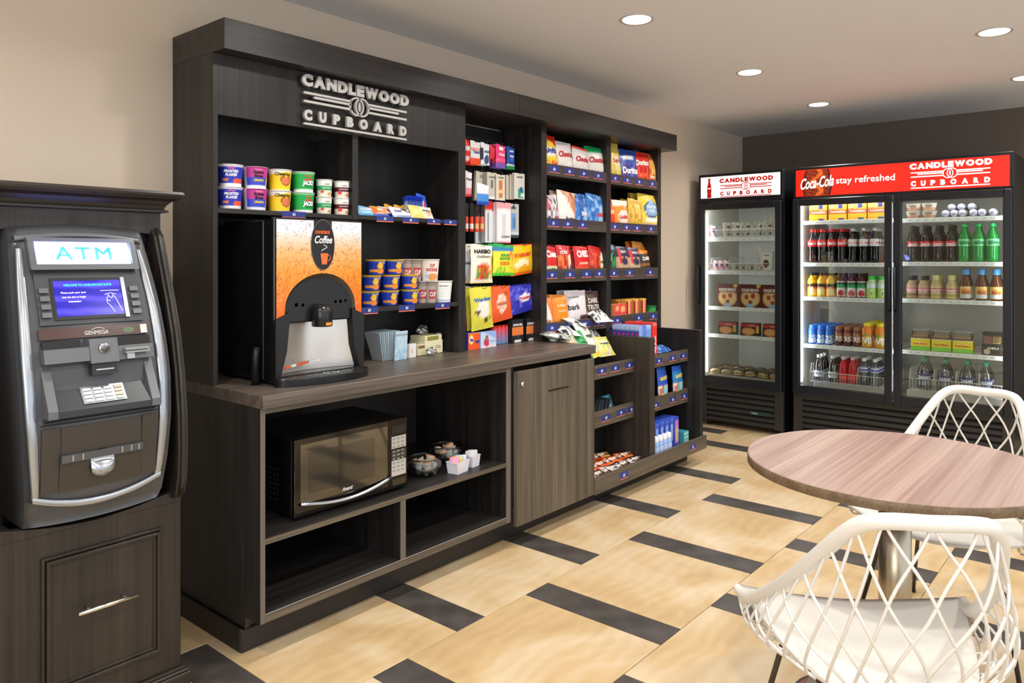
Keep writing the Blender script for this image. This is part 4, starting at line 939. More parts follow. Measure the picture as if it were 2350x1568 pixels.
for i, (dx, c, nm, st) in enumerate(((-.030, 'f0a8c0', 'pink', None), (-.022, 'f0a0bc', 'pink', None), (-.012, 'f2e27a', 'yellow', None), (-.003, 'ecd860', 'yellow', None), (.010, 'bcd8ee', 'pale blue', '4a70b8'), (.019, 'd8e6f4', 'pale blue', '3c5ea8'), (.028, 'e8eef6', 'white and blue', '30509c'))):
    packet(2.362+dx*.9, -.548+.0008*i, .410, c, math.radians(-9), math.radians(-58+(i-3)*2), '%s sweetener packet, %s from the left in the front ceramic caddy' % (nm, ORD[i]), st=st)
for i in range(6): packet(2.470-.017+.0068*i, -.527+.001*i, .410, 'efedec', math.radians(-7), math.radians(-55+(i-3)*3), 'plain white sugar packet, %s from the left in the rear ceramic caddy' % ORD[i], w=.036)
# ================================================================== packaged goods
def ART(base, prims=(), seed=1):
    """print design: prims in u -1..1, v 0..1 -> colour"""
    rnd = random.Random(seed); nz = {}
    def f(u, v):
        c = base
        for p in prims:
            k = p[0]
            if k == 'b' and p[1] <= v <= p[2]: c = p[3]
            elif k == 'e' and ((u-p[1])/p[3])**2+((v-p[2])/p[4])**2 <= 1: c = p[5]
            elif k == 'r' and p[1] <= u <= p[2] and p[3] <= v <= p[4]: c = p[5]
            elif k == 'd' and (v-p[1]) > p[2]*u: c = p[3]
            elif k == 'n':      # blotches of colours inside a box
                if p[1] <= u <= p[2] and p[3] <= v <= p[4]:
                    q = (round(u*p[6]), round(v*p[6]*1.3))
                    if q not in nz: nz[q] = rnd.choice(p[5])
                    if nz[q]: c = nz[q]
            elif k == 'h':      # heart
                x = (u-p[1])/p[3]; y = (v-p[2])/p[4]
                if (x*x+y*y-1)**3-x*x*y**3 <= 0: c = p[5]
        return c
    return f
class Prod:
    """a package standing on its local origin, printed side facing -y"""
    def __init__(s, kind, w, h, d, art, par, part='pouch', side=None, nu=14, nv=18, seed=1, rt=None, lid=None, rb=None, matl=None):
        s.k, s.w, s.h, s.d = kind, w, h, d; r = random.Random(seed); ph = [r.random()*6 for _ in range(6)]
        if kind == 'bag':
            def sf(u, v, sg):
                q = max(0., min(1., (v-.05)/.90)); b = math.sin(PI*q)**.55*(1-abs(u)**2.6)**.7 if 0 < q < 1 else 0
                wr = .06*math.sin(9*v+ph[0]+3*u)+.05*math.sin(14*v*u+ph[1])+.05*math.sin(5*u+ph[2]+7*v)
                x = u*w/2*(1-.05*math.sin(PI*v)**1+.012*math.sin(17*v+ph[3])*(u*u)); return (x, sg*(d/2*b*(1+wr)+.0006), v*h+.004*math.sin(ph[4]+2*u)*(v > .9))
            s.sf = sf
            mb = MB().grid(lambda u, v: sf(u, v, -1), nu, nv, art).grid(lambda u, v: sf(u, v, 1), max(4, nu//2), max(6, nv//2), art, flip=True)
            s.body = mb.build(part, FILM, par)
        elif kind == 'box':
            mb = MB().grid(lambda u, v: (u*w/2, -d/2, v*h), nu, nv, art, smooth=False)
            sc_ = lin_cached(side or art(.95, .5)); V = [(-w/2, -d/2, 0), (w/2, -d/2, 0), (w/2, d/2, 0), (-w/2, d/2, 0), (-w/2, -d/2, h), (w/2, -d/2, h), (w/2, d/2, h), (-w/2, d/2, h)]
            mb.add(V, [(3, 2, 1, 0), (4, 5, 6, 7), (1, 2, 6, 5), (2, 3, 7, 6), (3, 0, 4, 7)], cols=[sc_]*8); s.body = mb.build(part, CARD, par)
        elif kind == 'cup':
            rb = rb or w/2*.8; rt = w/2; s.rb, s.rt = rb, rt
            prof = [(rb*.97, 0)]+[(rb+(rt-rb)*i/nv, h*.96*i/nv+.0008) for i in range(nv+1)]+[(rt+.0025, h*.965), (rt+.0025, h*.985)]
            zl, zh = 0, h
            s.body = MB().lathe(prof, 56, art=art, arc=None).build(part, matl or CARD, par)
            MB().lathe([(rt+.003, h*.983), (rt+.003, h*.995), (rt*.95, h), (0, h)], 28, cap=False).build('lid', lid if lid else C('e9e7e2', .4), par)
        s.par = par
    def F(s, x, z, off=.0012):
        if s.k == 'bag': p = s.sf(max(-1, min(1, x/(s.w/2))), max(0, min(1, z/s.h)), -1); return (p[0], p[1]-off, p[2])
        if s.k == 'box': return (x, -s.d/2-off, z)
        r = s.rb+(s.rt-s.rb)*z/s.h+off; a = x/r; return (r*math.sin(a), -r*math.cos(a), z)
    def text(s, t, x, z, h, w=None, c='ffffff', bold=.03, shear=0, rot=0, nm='lettering', off=.0018):
        """x,z and sizes as shares of width and height"""
        VF = text2d(t, x*s.w/2, z*s.h, h*s.h, None if w is None else w*s.w, bold, shear, rot=rot)
        if VF[1]: mb = MB(); put2d(mb, VF, lambda a, b: s.F(a, b, off)); mb.build(nm, C(c, .45), s.par)
        return s
def make(nm, lab, cat, kind, w, h, d, art, texts=(), loc=(0, 0, 0), rot=(0, 0, 0), group=None, part=None, **kw):
    t = thing(nm, lab, cat, loc, 0, group, rot=rot)
    p = Prod(kind, w, h, d, art, t, part or {'bag': 'pouch', 'box': 'carton', 'cup': 'cup'}[kind], **kw)
    for q in texts: p.text(*q[:-1], **q[-1]) if isinstance(q[-1], dict) else p.text(*q)
    return t
R_ = math.radians
# ---- cereal and oatmeal cups on the upper left shelf (two high)
CU = [
 ('cereal_cup', 'blue cereal cup with orange print', (502, 557), ART('2838b4', [('b', .93, 1, 'f0eef2'), ('b', 0, .12, 'f0eef2'), ('e', .45, .25, .4, .13, 'f0582c'), ('e', -.55, .30, .25, .07, 'f08a40')]), [('FROSTED\nFLAKES', -.12, .60, .28, .62, 'ffffff', .04, .25), ("Kellogg's", -.1, .83, .08, .3, 'e86aa0')]),
 ('cereal_cup', 'pink and blue cereal cup', (560, 614), ART('3a4cc8', [('b', .55, .94, 'c43a92'), ('b', .94, 1, 'e04898'), ('b', 0, .12, 'f0eef2'), ('r', -1.3, -.85, 0, 1, 'f0eef2'), ('e', 1.0, .35, .25, .2, 'f6c02a')]), [('Raisin\nBran', .10, .66, .30, .45, '1c1420', .05), ('CRUNCH', .10, .38, .10, .42, 'f2d83c', .05), ("Kellogg's", .1, .87, .06, .3, 'f0a0c8')]),
 ('cereal_cup', 'yellow cereal cup with a red heart', (616, 670), ART('f4cf1e', [('b', .93, 1, 'eeeade'), ('d', .86, .12, 'f0eee8'), ('b', 0, .05, 'eeeade'), ('h', .32, .40, .42, .22, '7a2c1c'), ('h', .32, .41, .35, .18, 'e07a50')]), [('Cheerios', .06, .78, .15, .74, '1c1a1a', .03)]),
 ('cereal_cup', 'green cereal cup with white lettering', (672, 722), ART('12a84c', [('b', .93, 1, 'a8e0b8'), ('b', 0, .12, 'f0eef2'), ('e', .28, .45, .5, .22, '0c7c36')]), [("Kellogg's", .2, .80, .08, .35, 'e05a4a'), ('Apple', .2, .64, .12, .38, 'e8503c', .04, .15), ('JACKS', .22, .46, .2, .52, 'ffffff', .06, .1)]),
 ('oatmeal_cup', 'white oatmeal cup with a green band', (722, 761), ART('efede8', [('b', .38, .62, '2fa05a'), ('b', .05, .38, 'e8dcc8'), ('e', -.45, .28, .2, .1, 'd8344a'), ('e', .45, .15, .3, .1, 'c89a68')]), [('OATMEAL', .1, .50, .07, .62, 'ffffff'), ('OATS', .1, .72, .06, .3, '303038')]),
 ('oatmeal_cup', 'white oatmeal cup with a maroon band', (763, 800), ART('efede8', [('b', .38, .62, '5a1c20'), ('b', .05, .38, 'e6d4c0'), ('e', -.45, .30, .25, .12, 'd8344a'), ('e', .45, .15, .3, .1, 'c89a68')]), [('MAPLE & BROWN', .05, .50, .06, .68, 'ffffff'), ('OATS', .1, .72, .06, .3, '303038')]),
]
for i, (nm, lab, (u0, u1), art, tx) in enumerate(CU):
    xa, xb = wx(u0, -.262), wx(u1, -.262); w = min(.0895, (xb-xa)*.93) if i < 4 else .0655; h = (.082 if i < 4 else .0705); r = w/2
    x = (xa+xb)/2; y = yP+.008+r
    for lv in range(2):
        make(nm, '%s, %s of its pair on the top left shelf' % (lab, 'upper' if lv else 'lower'), 'cup', 'cup', w, h, 0, art, tx, (x+(.004 if lv else 0), y+.003*lv, 1.5153+lv*(h+.0006)), (0, 0, R_(-14-(5 if lv else 0))), 'cups on the top left shelf', rb=r*.86)
# ---- snack bars on the upper right shelf
S2 = 1.5172
def bar(lab, u0, u1, h, y, art, tx, lean=-38, d=.016, rz=0, g='snack bars on the shelf right of the cereal cups', z=S2, nm='snack_bar'):
    w = (wx(u1, y)-wx(u0, y)); return make(nm, lab, 'snack', 'bag', w, h, d, art, tx, ((wx(u0, y)+wx(u1, y))/2, y, z+.003), (R_(lean), 0, R_(rz)), g, nu=12, nv=8)
bar('light blue crispy snack bar at the left end of the upper shelf', 824, 862, .052, -.270, ART('8cc4e8', [('b', 0, .2, '5aa0d0')]), [('RICE KRISPIES', .05, .55, .26, .72, 'ffffff')])
bar('blue and orange snack bar next to the light blue one', 858, 893, .054, -.272, ART('e8782c', [('d', .4, -.6, 'f0a050'), ('b', 0, .2, '3a5ab4')]), [('BAR', .1, .6, .26, .4, 'ffffff')])
bar('white snack bar with a navy stripe on the upper shelf', 876, 925, .056, -.250, ART('f0eff2', [('b', 0, .25, '2c3c90'), ('e', -.3, .6, .2, .16, 'b83038')]), [('Oat', .3, .55, .26, .3, '5a4038')], rz=6)
bar('white snack bar with dark cookie pictures', 902, 952, .056, -.272, ART('f2f0ee', [('e', .2, .75, .35, .14, '4c3838'), ('e', .6, .5, .3, .12, '5a4638'), ('b', 0, .15, '9aa8c8')]), [('Chewy', -.4, .55, .24, .34, '405090')])
for i, (u0, u1) in enumerate(((886, 905), (908, 932), (926, 948))): bar('small yellow wrapper, %s from the left behind the white bars' % ORD[i], u0, u1, .060, -.225+.004*i, ART('e8c23c', [('b', .6, 1, 'd09a28')]), [], lean=-15)
bar('yellow and white pastry packet leaning at the front of the upper shelf', 944, 996, .064, -.276, ART('f0d878', [('d', .5, -2.4, 'f4ecd8'), ('e', .6, .4, .3, .2, 'e8b090')]), [('GRANOLA', .45, .6, .18, .4, '3a5a40')], lean=-26)
for i in range(7):
    u = 932+5.2*i; x = wx(u, -.20); make('cookie_packet', 'upright blue cookie packet, %s from the left in the standing row' % ORD[i], 'snack', 'bag', .055, .105, .014, ART('2446c0', [('r', -.5, .2, .15, .8, 'b8d0ee'), ('b', .86, 1, '3a5ae0')]), [], (x, -.205, S2+.002), (R_(-4), 0, R_(80)), 'blue cookie packets', nu=6, nv=8)
make('cookie_packet', 'blue cookie packet with a red and white picture leaning at the end of the row', 'snack', 'bag', .078, .125, .016, ART('3a66e0', [('d', .45, -.9, '3a66e0'), ('d', .95, 1.3, '3a66e0'), ('e', -.35, .55, .38, .34, 'f0ece8'), ('e', .15, .5, .22, .22, 'e0442c'), ('b', 0, .12, 'f0c8a0')]), [], (wx(976, -.215), -.218, S2+.002), (R_(-14), R_(0), R_(14)), 'blue cookie packets', nu=12, nv=12)
# ---- macaroni bowls and noodle cups on the middle right shelf
S3 = 1.1242
mac = ART('1c3cb0', [('b', .93, 1, 'f0c838'), ('e', .12, .62, .42, .3, '14246a'), ('e', .12, .60, .30, .22, 'f0c040'), ('e', .2, .25, .38, .16, 'f09028'), ('r', -.9, -.1, .22, .36, 'f0a030'), ('b', 0, .04, '16307c')])
rows = [[(845, 864), (869, 913), (921, 957)], [(845, 869), (874, 915), (920, 957)], [(845, 880), (886, 922)]]
for lv, row in enumerate(rows):
    for i, (u0, u1) in enumerate(row):
        xm = (wx(u0, -.25)+wx(u1, -.25))/2; 
        if i == 0: xm = wx(u1, -.25)-.045
        w = .088; make('macaroni_cup', 'blue macaroni cup, %s from the left in the %s layer' % (ORD[i], ('bottom', 'middle', 'top')[lv]), 'cup', 'cup', w, .068, 0, mac, [('EASY MAC', .28, .80, .10, .42, 'f4f0e8')], (xm, -.255+.002*lv, S3+lv*.0687), (0, 0, R_(-16)), 'blue macaroni cups', rb=.035, lid=C('c8a048', .35))
nd = ART('ece4da', [('b', .80, 1, 'e6ddd0'), ('e', .1, .2, .6, .16, 'e09a50'), ('r', -.7, -.35, .15, .3, 'a8c8e8')]); nd2 = ART('eceae6', [('r', -.6, .6, .15, .88, 'f6f6f4'), ('b', .08, .13, '90b8e0')])
ns = ART('a89c90', [('b', .78, 1, '8c8078'), ('r', -.6, .6, .2, .62, 'b04048')])
for lab, u0, u1, z, a, tx, rz, y in (
  ('noodle cup, grey side out, left one of the lower layer', 958, 975, 0, ns, [('CUP', 0, .42, .2, .5, 'f0e8e0')], 20, -.235), ('noodle cup, grey side out, second in the lower layer', 977, 999, 0, ns, [('CUP', 0, .42, .2, .5, 'f0e8e0')], 20, -.262),
  ('noodle cup turned to its white nutrition panel', 998, 1033, 0, nd2, [('Nutrition', -.1, .78, .06, .5, '404040')]+[('-----------', 0, .30+.09*k, .03, .7, '909090') for k in range(5)], 30, -.262),
  ('noodle cup, grey side out, left one of the upper layer', 921, 940, 1, ns, [('CUP', 0, .42, .2, .5, 'f0e8e0')], 20, -.215), ('noodle cup, grey side out, second in the upper layer', 943, 964, 1, ns, [('CUP', 0, .42, .2, .5, 'f0e8e0')], 20, -.235),
  ('noodle cup showing its red and white front on the upper layer', 965, 1006, 1, nd, [('CUP\nNOODLES', 0, .62, .34, .62, 'c02838', .04)], 26, -.258)):
    w = min(.092, wx(u1, y)-wx(u0, y)) if u1-u0 > 30 else .062; h = .103
    make('noodle_cup', lab, 'cup', 'cup', w, h, 0, a, tx, ((wx(u0, y)+wx(u1, y))/2, y+.0, S3+z*(h+.0006)), (0, 0, R_(-rz)), 'noodle cups', rb=w/2*.80, lid=C('efe9e0', .5))
# ---- condiments beside the coffee machine
for i in range(10):
    x = wx(862+4.6*i, -.20)+.0; t = thing('paper_sleeve', 'folded pale blue paper sleeve, %s from the left of the fanned stack' % ORD[i], 'sleeve', (2.185+.009*i, -.215, ZK+.0006), 0, 'fanned blue paper sleeves', rot=(0, R_(-15+1.7*i), R_(0)))
    MB().add([(-.0012, -.045, 0), (.0012, -.045, 0), (.0012, .03, 0), (-.0012, .03, 0), (-.0012, -.060, .13), (.0012, -.060, .13), (.0012, .045, .13), (-.0012, .045, .13)], [(3, 2, 1, 0), (4, 5, 6, 7), (0, 1, 5, 4), (1, 2, 6, 5), (2, 3, 7, 6), (3, 0, 4, 7)]).build('sleeve', C('b8cfdc' if i % 2 else 'd8e4ea', .5), t)
make('paper_cup_sleeve', 'pale blue patterned paper packet standing at the front of the fanned sleeves', 'sleeve', 'box', .078, .128, .006, ART('bcd6e6', [('b', 0, .35, '9ac4e0'), ('b', .86, .90, '8a98a8'), ('n', -1, 1, .0, .85, ['c8dce8', 'a8cce4', None, None], 5)]), [], (2.262, -.285, ZK+.0006), (R_(3), 0, R_(6)), 'fanned blue paper sleeves', nu=14, nv=16)
make('napkin_packet', 'small white packet with red print beside the blue sleeves', 'packet', 'box', .052, .062, .02, ART('e8e4e2', [('e', -.3, .5, .12, .2, 'd08890')]), [('i', -.3, .45, .2, None, 'c04858')], (2.348, -.262, ZK+.0006), (0, 0, R_(12)))
tub = thing('stirrer_box', 'cream cardboard box of tea packets with an open window', 'box', (2.50, -.20, ZK+.0006), R_(6))
MB().box((-.065, -.05, 0), (.065, .05, .062), .002).build('carton', C('e2dcb8', .5), tub); MB().box((-.062, -.047, .0622), (.062, .047, .088), .002).build('upper_tray', C('dcd6a8', .5), tub)
MB().box((-.045, -.0485, .066), (.035, -.0472, .084)).build('window', C('8c8648', .5), tub); mb = MB(); put2d(mb, text2d('TEA', .03, .032, .014, .04), lambda a, b: (a, -.051, b)); mb.build('lettering', C('9a9478', .5), tub)
tub2 = thing('tea_box', 'low cream and brown box of packets left of the taller tea box', 'box', (2.42, -.215, ZK+.0006), R_(4))
MB().box((-.03, -.04, 0), (.03, .04, .052), .002).build('carton', C('cfc8a0', .5), tub2); MB().box((-.024, -.0412, .034), (.024, -.0402, .047)).build('window', C('7a6040', .5), tub2)
m_film = glass('clear_film', 'e9ecef', .42, .2)
random.seed(5)
def film(lab, x, y, z, r, nm='film_bag'):
    t = thing(nm, lab, 'bag', (x, y, z)); mb = MB(); ph = [random.random()*6 for _ in range(8)]
    def f(u, v):
        a = u*PI; b = PI*v*.98+.03; rr = r*(1+.18*math.sin(3*a+ph[0]+4*b)+.12*math.sin(7*a+ph[1])*math.sin(5*b+ph[2])); zz = r*.9*(1-math.cos(b))*(1+.1*math.sin(5*a+ph[3])); return (rr*math.sin(b)*math.cos(a), rr*math.sin(b)*math.sin(a)*.8, max(.0005, zz*.8))
    mb.grid(f, 28, 16); mb.build('bag', m_film, t); return t
film('crumpled clear plastic bag of white lids at the back of the counter', 2.585, -.16, ZK, .058); film('small crumpled clear bag in front of the tea boxes', 2.455, -.285, ZK, .026); film('crumpled clear film on top of the tea boxes', 2.49, -.185, ZK+.089, .030)
lid0 = None
for i in range(6):
    p_ = (2.585+.014*math.cos(i*2.1), -.16+.014*math.sin(i*2.1), ZK+.008+.013*i)
    if lid0 is None:
        lid0 = thing('cup_lid', 'white plastic cup lid in the clear bag', 'lid', p_, 0, 'white cup lids in the clear bag'); MB().lathe([(.036, 0), (.037, .006), (.030, .007), (.028, .010), (0, .010)], 24, cap=False).build('lid', C('e8e6e6', .35), lid0)
        lid0.rotation_euler = (.2, .1, 0)
    else: copy_tree(lid0, p_, rot=(.25*math.sin(i), .3*math.cos(i*1.7), 0))
# ================================================================== hanging goods in the narrow column
BEH = ['next', 'second', 'third', 'fourth', 'fifth']
m_hook = mat('hook_wire', '55565c', .3, metal=.9)
hookp = None
def hook(x, z, yb_=-.0285, yf_=-.26, nm='long peg hook in the snack cabinet'):
    global hookp
    mb = MB().tube([(0, 0, 0), (0, yf_-yb_, .004), (0, yf_-yb_-.006, .014)], .0018, 6)
    t = thing('peg_hook', nm, 'hook', (x, yb_, z), 0, 'peg hooks'); mb.build('wire', m_hook, t); MB().box((-.012, -.003, -.012), (.012, .007, .018), .002).build('plate', m_hook, t); return t
def pk(lab, u0, u1, v0, v1, y, art, tx=(), n=1, kind='bag', d=.018, rot=0, tilt=0, g='packs hanging on the pegs', nm='hanging_pack', hole=True, ry=0):
    """hanging pack; its top hangs from a hook; N more of the same behind it"""
    xa, xb = wx(u0, y), wx(u1, y); x = (xa+xb)/2; um = (u0+u1)/2; z1 = wz(um, v0, y); z0 = wz(um, v1, y); h = z1-z0; w = (xb-xa)
    t = make(nm, lab, 'package', kind, w, h, d, art, tx, (x, y, z0), (R_(tilt), R_(ry), R_(rot)), g, nu=12, nv=16)
    for i in range(1, n):
        yy = y+i*(d+.004)
        if yy > -.05: break
        copy_tree(t, (x, yy, z0), BEH[i-1]+' behind the '+lab)
    return x, z1
HK = []
RB = ART('e23428', [('b', .55, .72, 'f0e4e0'), ('b', .12, .3, 'f0d0c8')])
# row 1
for a in ((('red medicine pack at the left end of the top peg row', 1066, 1079, 321, 374, -.20, RB), dict(n=3)),
  (('white pack with orange foot on the top peg row', 1079, 1102, 325, 378, -.21, ART('e8e4e6', [('b', 0, .30, 'f0502c'), ('b', .62, .72, 'e89888')]), [('Tylenol', 0, .55, .14, .7, '2c4a90')]), dict(n=3)),
  (('white and navy pack, third on the top peg row', 1103, 1123, 329, 379, -.20, ART('e6e8ee', [('e', .2, .25, .6, .2, '3c5488'), ('r', -1, -.6, .2, .8, '22304c')]), [('Advil', .1, .62, .13, .6, '303c60')]), dict(n=3)),
  (('narrow red pack left of the pink pack on the top peg row', 1124, 1136, 334, 366, -.19, ART('d82c3c')), dict(n=2)),
  (('pink pack with purple foot on the top peg row', 1137, 1160, 333, 386, -.20, ART('e23c78', [('r', -.4, .4, .78, .88, 'ffffff'), ('b', 0, .2, '7a5ab0'), ('b', .30, .38, 'f06090')]), [('Midol', .05, .58, .13, .6, 'ffffff')]), dict(n=3)),
  (('dark blue pack with green foot on the top peg row', 1162, 1181, 338, 389, -.19, ART('1f4aa0', [('b', 0, .14, '1f8a4c'), ('b', .14, .2, 'dde4e8'), ('r', -.4, .5, .76, .86, 'e8ecf4'), ('e', .1, .5, .3, .14, '4a78c8')]), [('tums', 0, .6, .1, .5, 'ffffff')]), dict(n=2))):
    x, z = pk(*a[0], **a[1]); HK.append((x, z-.006, a[0][5]-.012))
# row 2
BG = 'c9c3b4'
for a in ((('white and pink pack first on the second peg row', 1066, 1083, 394, 451, -.21, ART('efe6e8', [('b', 0, .1, 'e0404c'), ('b', .1, .35, 'f09aa0')]), [('Pepto', 0, .7, .1, .7, '4a5078')]), dict(n=3)),
  (('beige carded kit leaning left on the second peg row', 1088, 1112, 394, 462, -.17, ART(BG, [('r', -.2, .25, .8, .9, '8c8878')])), dict(n=2, kind='box', d=.006, ry=5)),
  (('beige carded sewing kit, second beige card on the row', 1117, 1139, 396, 457, -.20, ART(BG, [('b', 0, .12, 'e8e8e4'), ('r', -.3, .2, .4, .7, '6c7468')]), [('HOME', 0, .82, .07, .6, '55524a')]), dict(n=3, kind='box', d=.006)),
  (('beige card with an orange comb', 1138, 1158, 401, 460, -.21, ART('d6d0c2', [('r', -.35, .35, .12, .78, 'c8763c'), ('b', .30, .38, 'e8c8a0')]), [('COMB', 0, .88, .07, .6, '55524a')]), dict(n=2, kind='box', d=.006)),
  (('plain beige card, left of the white-faced card', 1160, 1170, 402, 458, -.17, ART(BG)), dict(n=2, kind='box', d=.006)), (('plain beige card just behind the white-faced card', 1170, 1180, 401, 458, -.18, ART('d2ccbe')), dict(n=2, kind='box', d=.006)),
  (('pale card with a teal packet on the second peg row', 1179, 1203, 398, 457, -.20, ART('dcd8ce', [('r', -.3, .7, .05, .42, '2aa088'), ('e', .3, .38, .3, .12, '2c5ca0'), ('r', .2, 1, .12, .2, 'f0f4f2')]), [('nail', 0, .86, .07, .5, '404040')]), dict(n=2, kind='box', d=.006))):
    x, z = pk(*a[0], **a[1]); HK.append((x, z-.006, a[0][5]-.012))
pk('light blue pouch hanging in front of the beige cards', 1094, 1122, 423, 470, -.245, ART('e4eaf2', [('b', 0, .55, '4a90dc'), ('b', 0, .18, '2450c0')]), nm='hanging_pack', d=.012)
# row 3: lip balms, brushes and razors
for i, (u, c1) in enumerate(((1070, 'd8402c'), (1082, 'd83428'), (1094, 'e84420'), (1106, 'e8543c'))):
    t = thing('lighter_pack', 'black-topped red stick pack, %s from the left on the third peg row' % ORD[i], 'package', (wx(u, -.235), -.235, wz(u, 532, -.235)), 0, 'red stick packs'); h = wz(u, 466, -.235)-wz(u, 532, -.235)
    MB().box((-.013, -.003, h*.52), (.013, .003, h)).build('backing_card', C('17191a', .4), t); MB().lathe([(.0095, 0), (.0105, .003), (.0105, h*.5), (.008, h*.53)], 14).build('tube', C(c1, .35), t); MB().lathe([(.0108, h*.10), (.0108, h*.28)], 14, cap=False).build('label', C('e8dcd8' if i < 2 else 'f0b070', .4), t)
for a in ((('red-topped white brush pack behind the stick packs', 1090, 1106, 470, 559, -.17, ART('d0d4d8', [('b', .75, 1, 'c02820'), ('r', -.3, .3, .1, .6, '98a0a8')])), dict(n=1, kind='box', d=.01)),
  (('red-topped brush pack, middle of the third peg row', 1112, 1128, 461, 557, -.21, ART('dcdcdc', [('b', .78, 1, 'cc2018'), ('r', -.4, .1, .05, .7, '8c98a4')])), dict(n=2, kind='box', d=.01)),
  (('grey and white brush pack beside the large white blister pack', 1126, 1140, 466, 556, -.20, ART('d8d8dc', [('b', .8, 1, 'b82c28'), ('r', -.3, .3, .1, .7, 'aab0b8')])), dict(n=2, kind='box', d=.01)),
  (('large white blister pack with a pink top and round window', 1139, 1170, 465, 558, -.225, ART('e8e6ea', [('b', .86, 1, 'e8a0a8'), ('e', .05, .80, .3, .07, 'ffffff'), ('r', -.25, .3, .12, .7, 'ccd0d6'), ('b', 0, .03, 'd05058')]), [('CARE', .2, .16, .05, .6, '707478')]), dict(n=2, kind='box', d=.012)),
  (('grey card with a light blue razor on the third peg row', 1167, 1189, 468, 546, -.19, ART('c4c4c0', [('e', -.1, .88, .45, .06, '20242a'), ('r', -.5, .4, .2, .72, '7aa8d8'), ('r', -.3, .3, .28, .6, '5a86b8'), ('b', .10, .17, 'e0eef4'), ('b', 0, .08, '3a4450')])), dict(n=2, kind='box', d=.01))):
    x, z = pk(*a[0], **a[1]); HK.append((x, z-.006, a[0][5]-.012))
# row 4 and 5: candy pouches
GB = [None, 'd83c28', '3c9a3c', 'f08a28', None]
for a in ((('white and blue candy pouch first on the candy row', 1063, 1080, 563, 646, -.215, ART('e2e8f2', [('b', 0, .08, '7ab4e0'), ('b', .45, .5, '2a3468')])), dict(n=2)),
  (('white gummy candy pouch with a yellow edge and red picture', 1079, 1130, 562, 650, -.25, ART('f2eedd', [('b', 0, .06, 'e8d890'), ('r', .70, 1, .1, .72, 'f0c828'), ('e', .08, .30, .62, .22, 'e89a78'), ('n', -.5, .65, .12, .48, ['d83c28', 'e0503c', 'c82c20', '5a9a3c', 'f0a038'], 7)]), [('HARIBO', 0, .83, .10, .74, '16181c', .05), ('Goldbears', .05, .70, .07, .62, '8a8478')]), dict(n=4)),
  (('green and yellow sour candy pouch', 1130, 1178, 561, 633, -.245, ART('e8e23c', [('b', .78, 1, '2a80b4'), ('b', .93, 1, '28a850'), ('b', 0, .12, '3cc83c'), ('n', -.8, .8, .1, .25, ['70d040', 'f0e840', None], 6), ('n', .4, .9, .5, .8, ['f07050', None], 8)]), [('SOUR\nPATCH', 0, .60, .20, .48, '28a040', .05), ('KIDS', 0, .40, .10, .45, 'f07828', .05)]), dict(n=4)),
  (('yellow and orange candy pouch with a red top', 1172, 1226, 561, 630, -.235, ART('f6c21a', [('b', 0, .07, 'e0641c'), ('b', .95, 1, 'e0283c'), ('r', -1, -.85, .1, 1, 'e83c28'), ('e', -.1, .36, .6, .16, 'f8ecc0'), ('e', .1, .2, .6, .12, 'f2a81c')]), [('STARBURST', 0, .66, .12, .72, 'd8402c', .04)]), dict(n=3, ry=-6)),
  (('white and pink candy pouch first on the lower row', 1063, 1090, 658, 752, -.215, ART('ece4e8', [('b', 0, .35, 'e06078'), ('n', -1, 1, .3, .5, ['e87888', None], 6)])), dict(n=2)),
  (('yellow-green pouch of chocolates with white wedge', 1082, 1132, 659, 756, -.26, ART('dcd44a', [('e', .05, .50, .55, .24, 'f0ece0'), ('e', -.5, .42, .18, .08, '5a4028'), ('e', .28, .22, .2, .07, '5a3820'), ('e', .7, .25, .12, .06, '684828')]), [('Werther', .05, .72, .09, .8, '3a70b0', .04)]), dict(n=4, ry=-5)),
  (('orange crinkled candy pouch with a white oval', 1124, 1176, 658, 737, -.24, ART('ee5c28', [('e', .05, .52, .42, .28, 'f0d8c8'), ('e', .02, .52, .3, .2, 'e8c0a8'), ('e', .5, .8, .16, .07, '7a4a30')]), [('REESE', .03, .52, .08, .4, 'c85828')]), dict(n=4, ry=-7)),
  (('royal blue candy pouch with a red and white label', 1171, 1224, 655, 718, -.235, ART('3434b4', [('n', -1, 1, .1, .9, ['2828a0', '4444c8', None, None, '6a6ad8'], 5), ('e', .25, .55, .5, .14, 'f0e4ec')]), [('Twizzlers', .25, .55, .10, .52, 'd83048', .04)]), dict(n=3, ry=-8))):
    b_ = dict(a[1]); x, z = pk(*a[0], d=.028, g='candy pouches on the pegs', nm='candy_pouch', **b_); HK.append((x, z-.010, a[0][5]-.022))
HN = [(ORD[k], ORD[r]) for r, n_ in enumerate((6, 7, 5, 4, 4)) for k in range(n_)]
for i, (x, z, yf_) in enumerate(HK): hook(x, z, yf_=yf_, nm='peg hook, %s in the %s peg row from the top' % (HN[i]))
HN = []
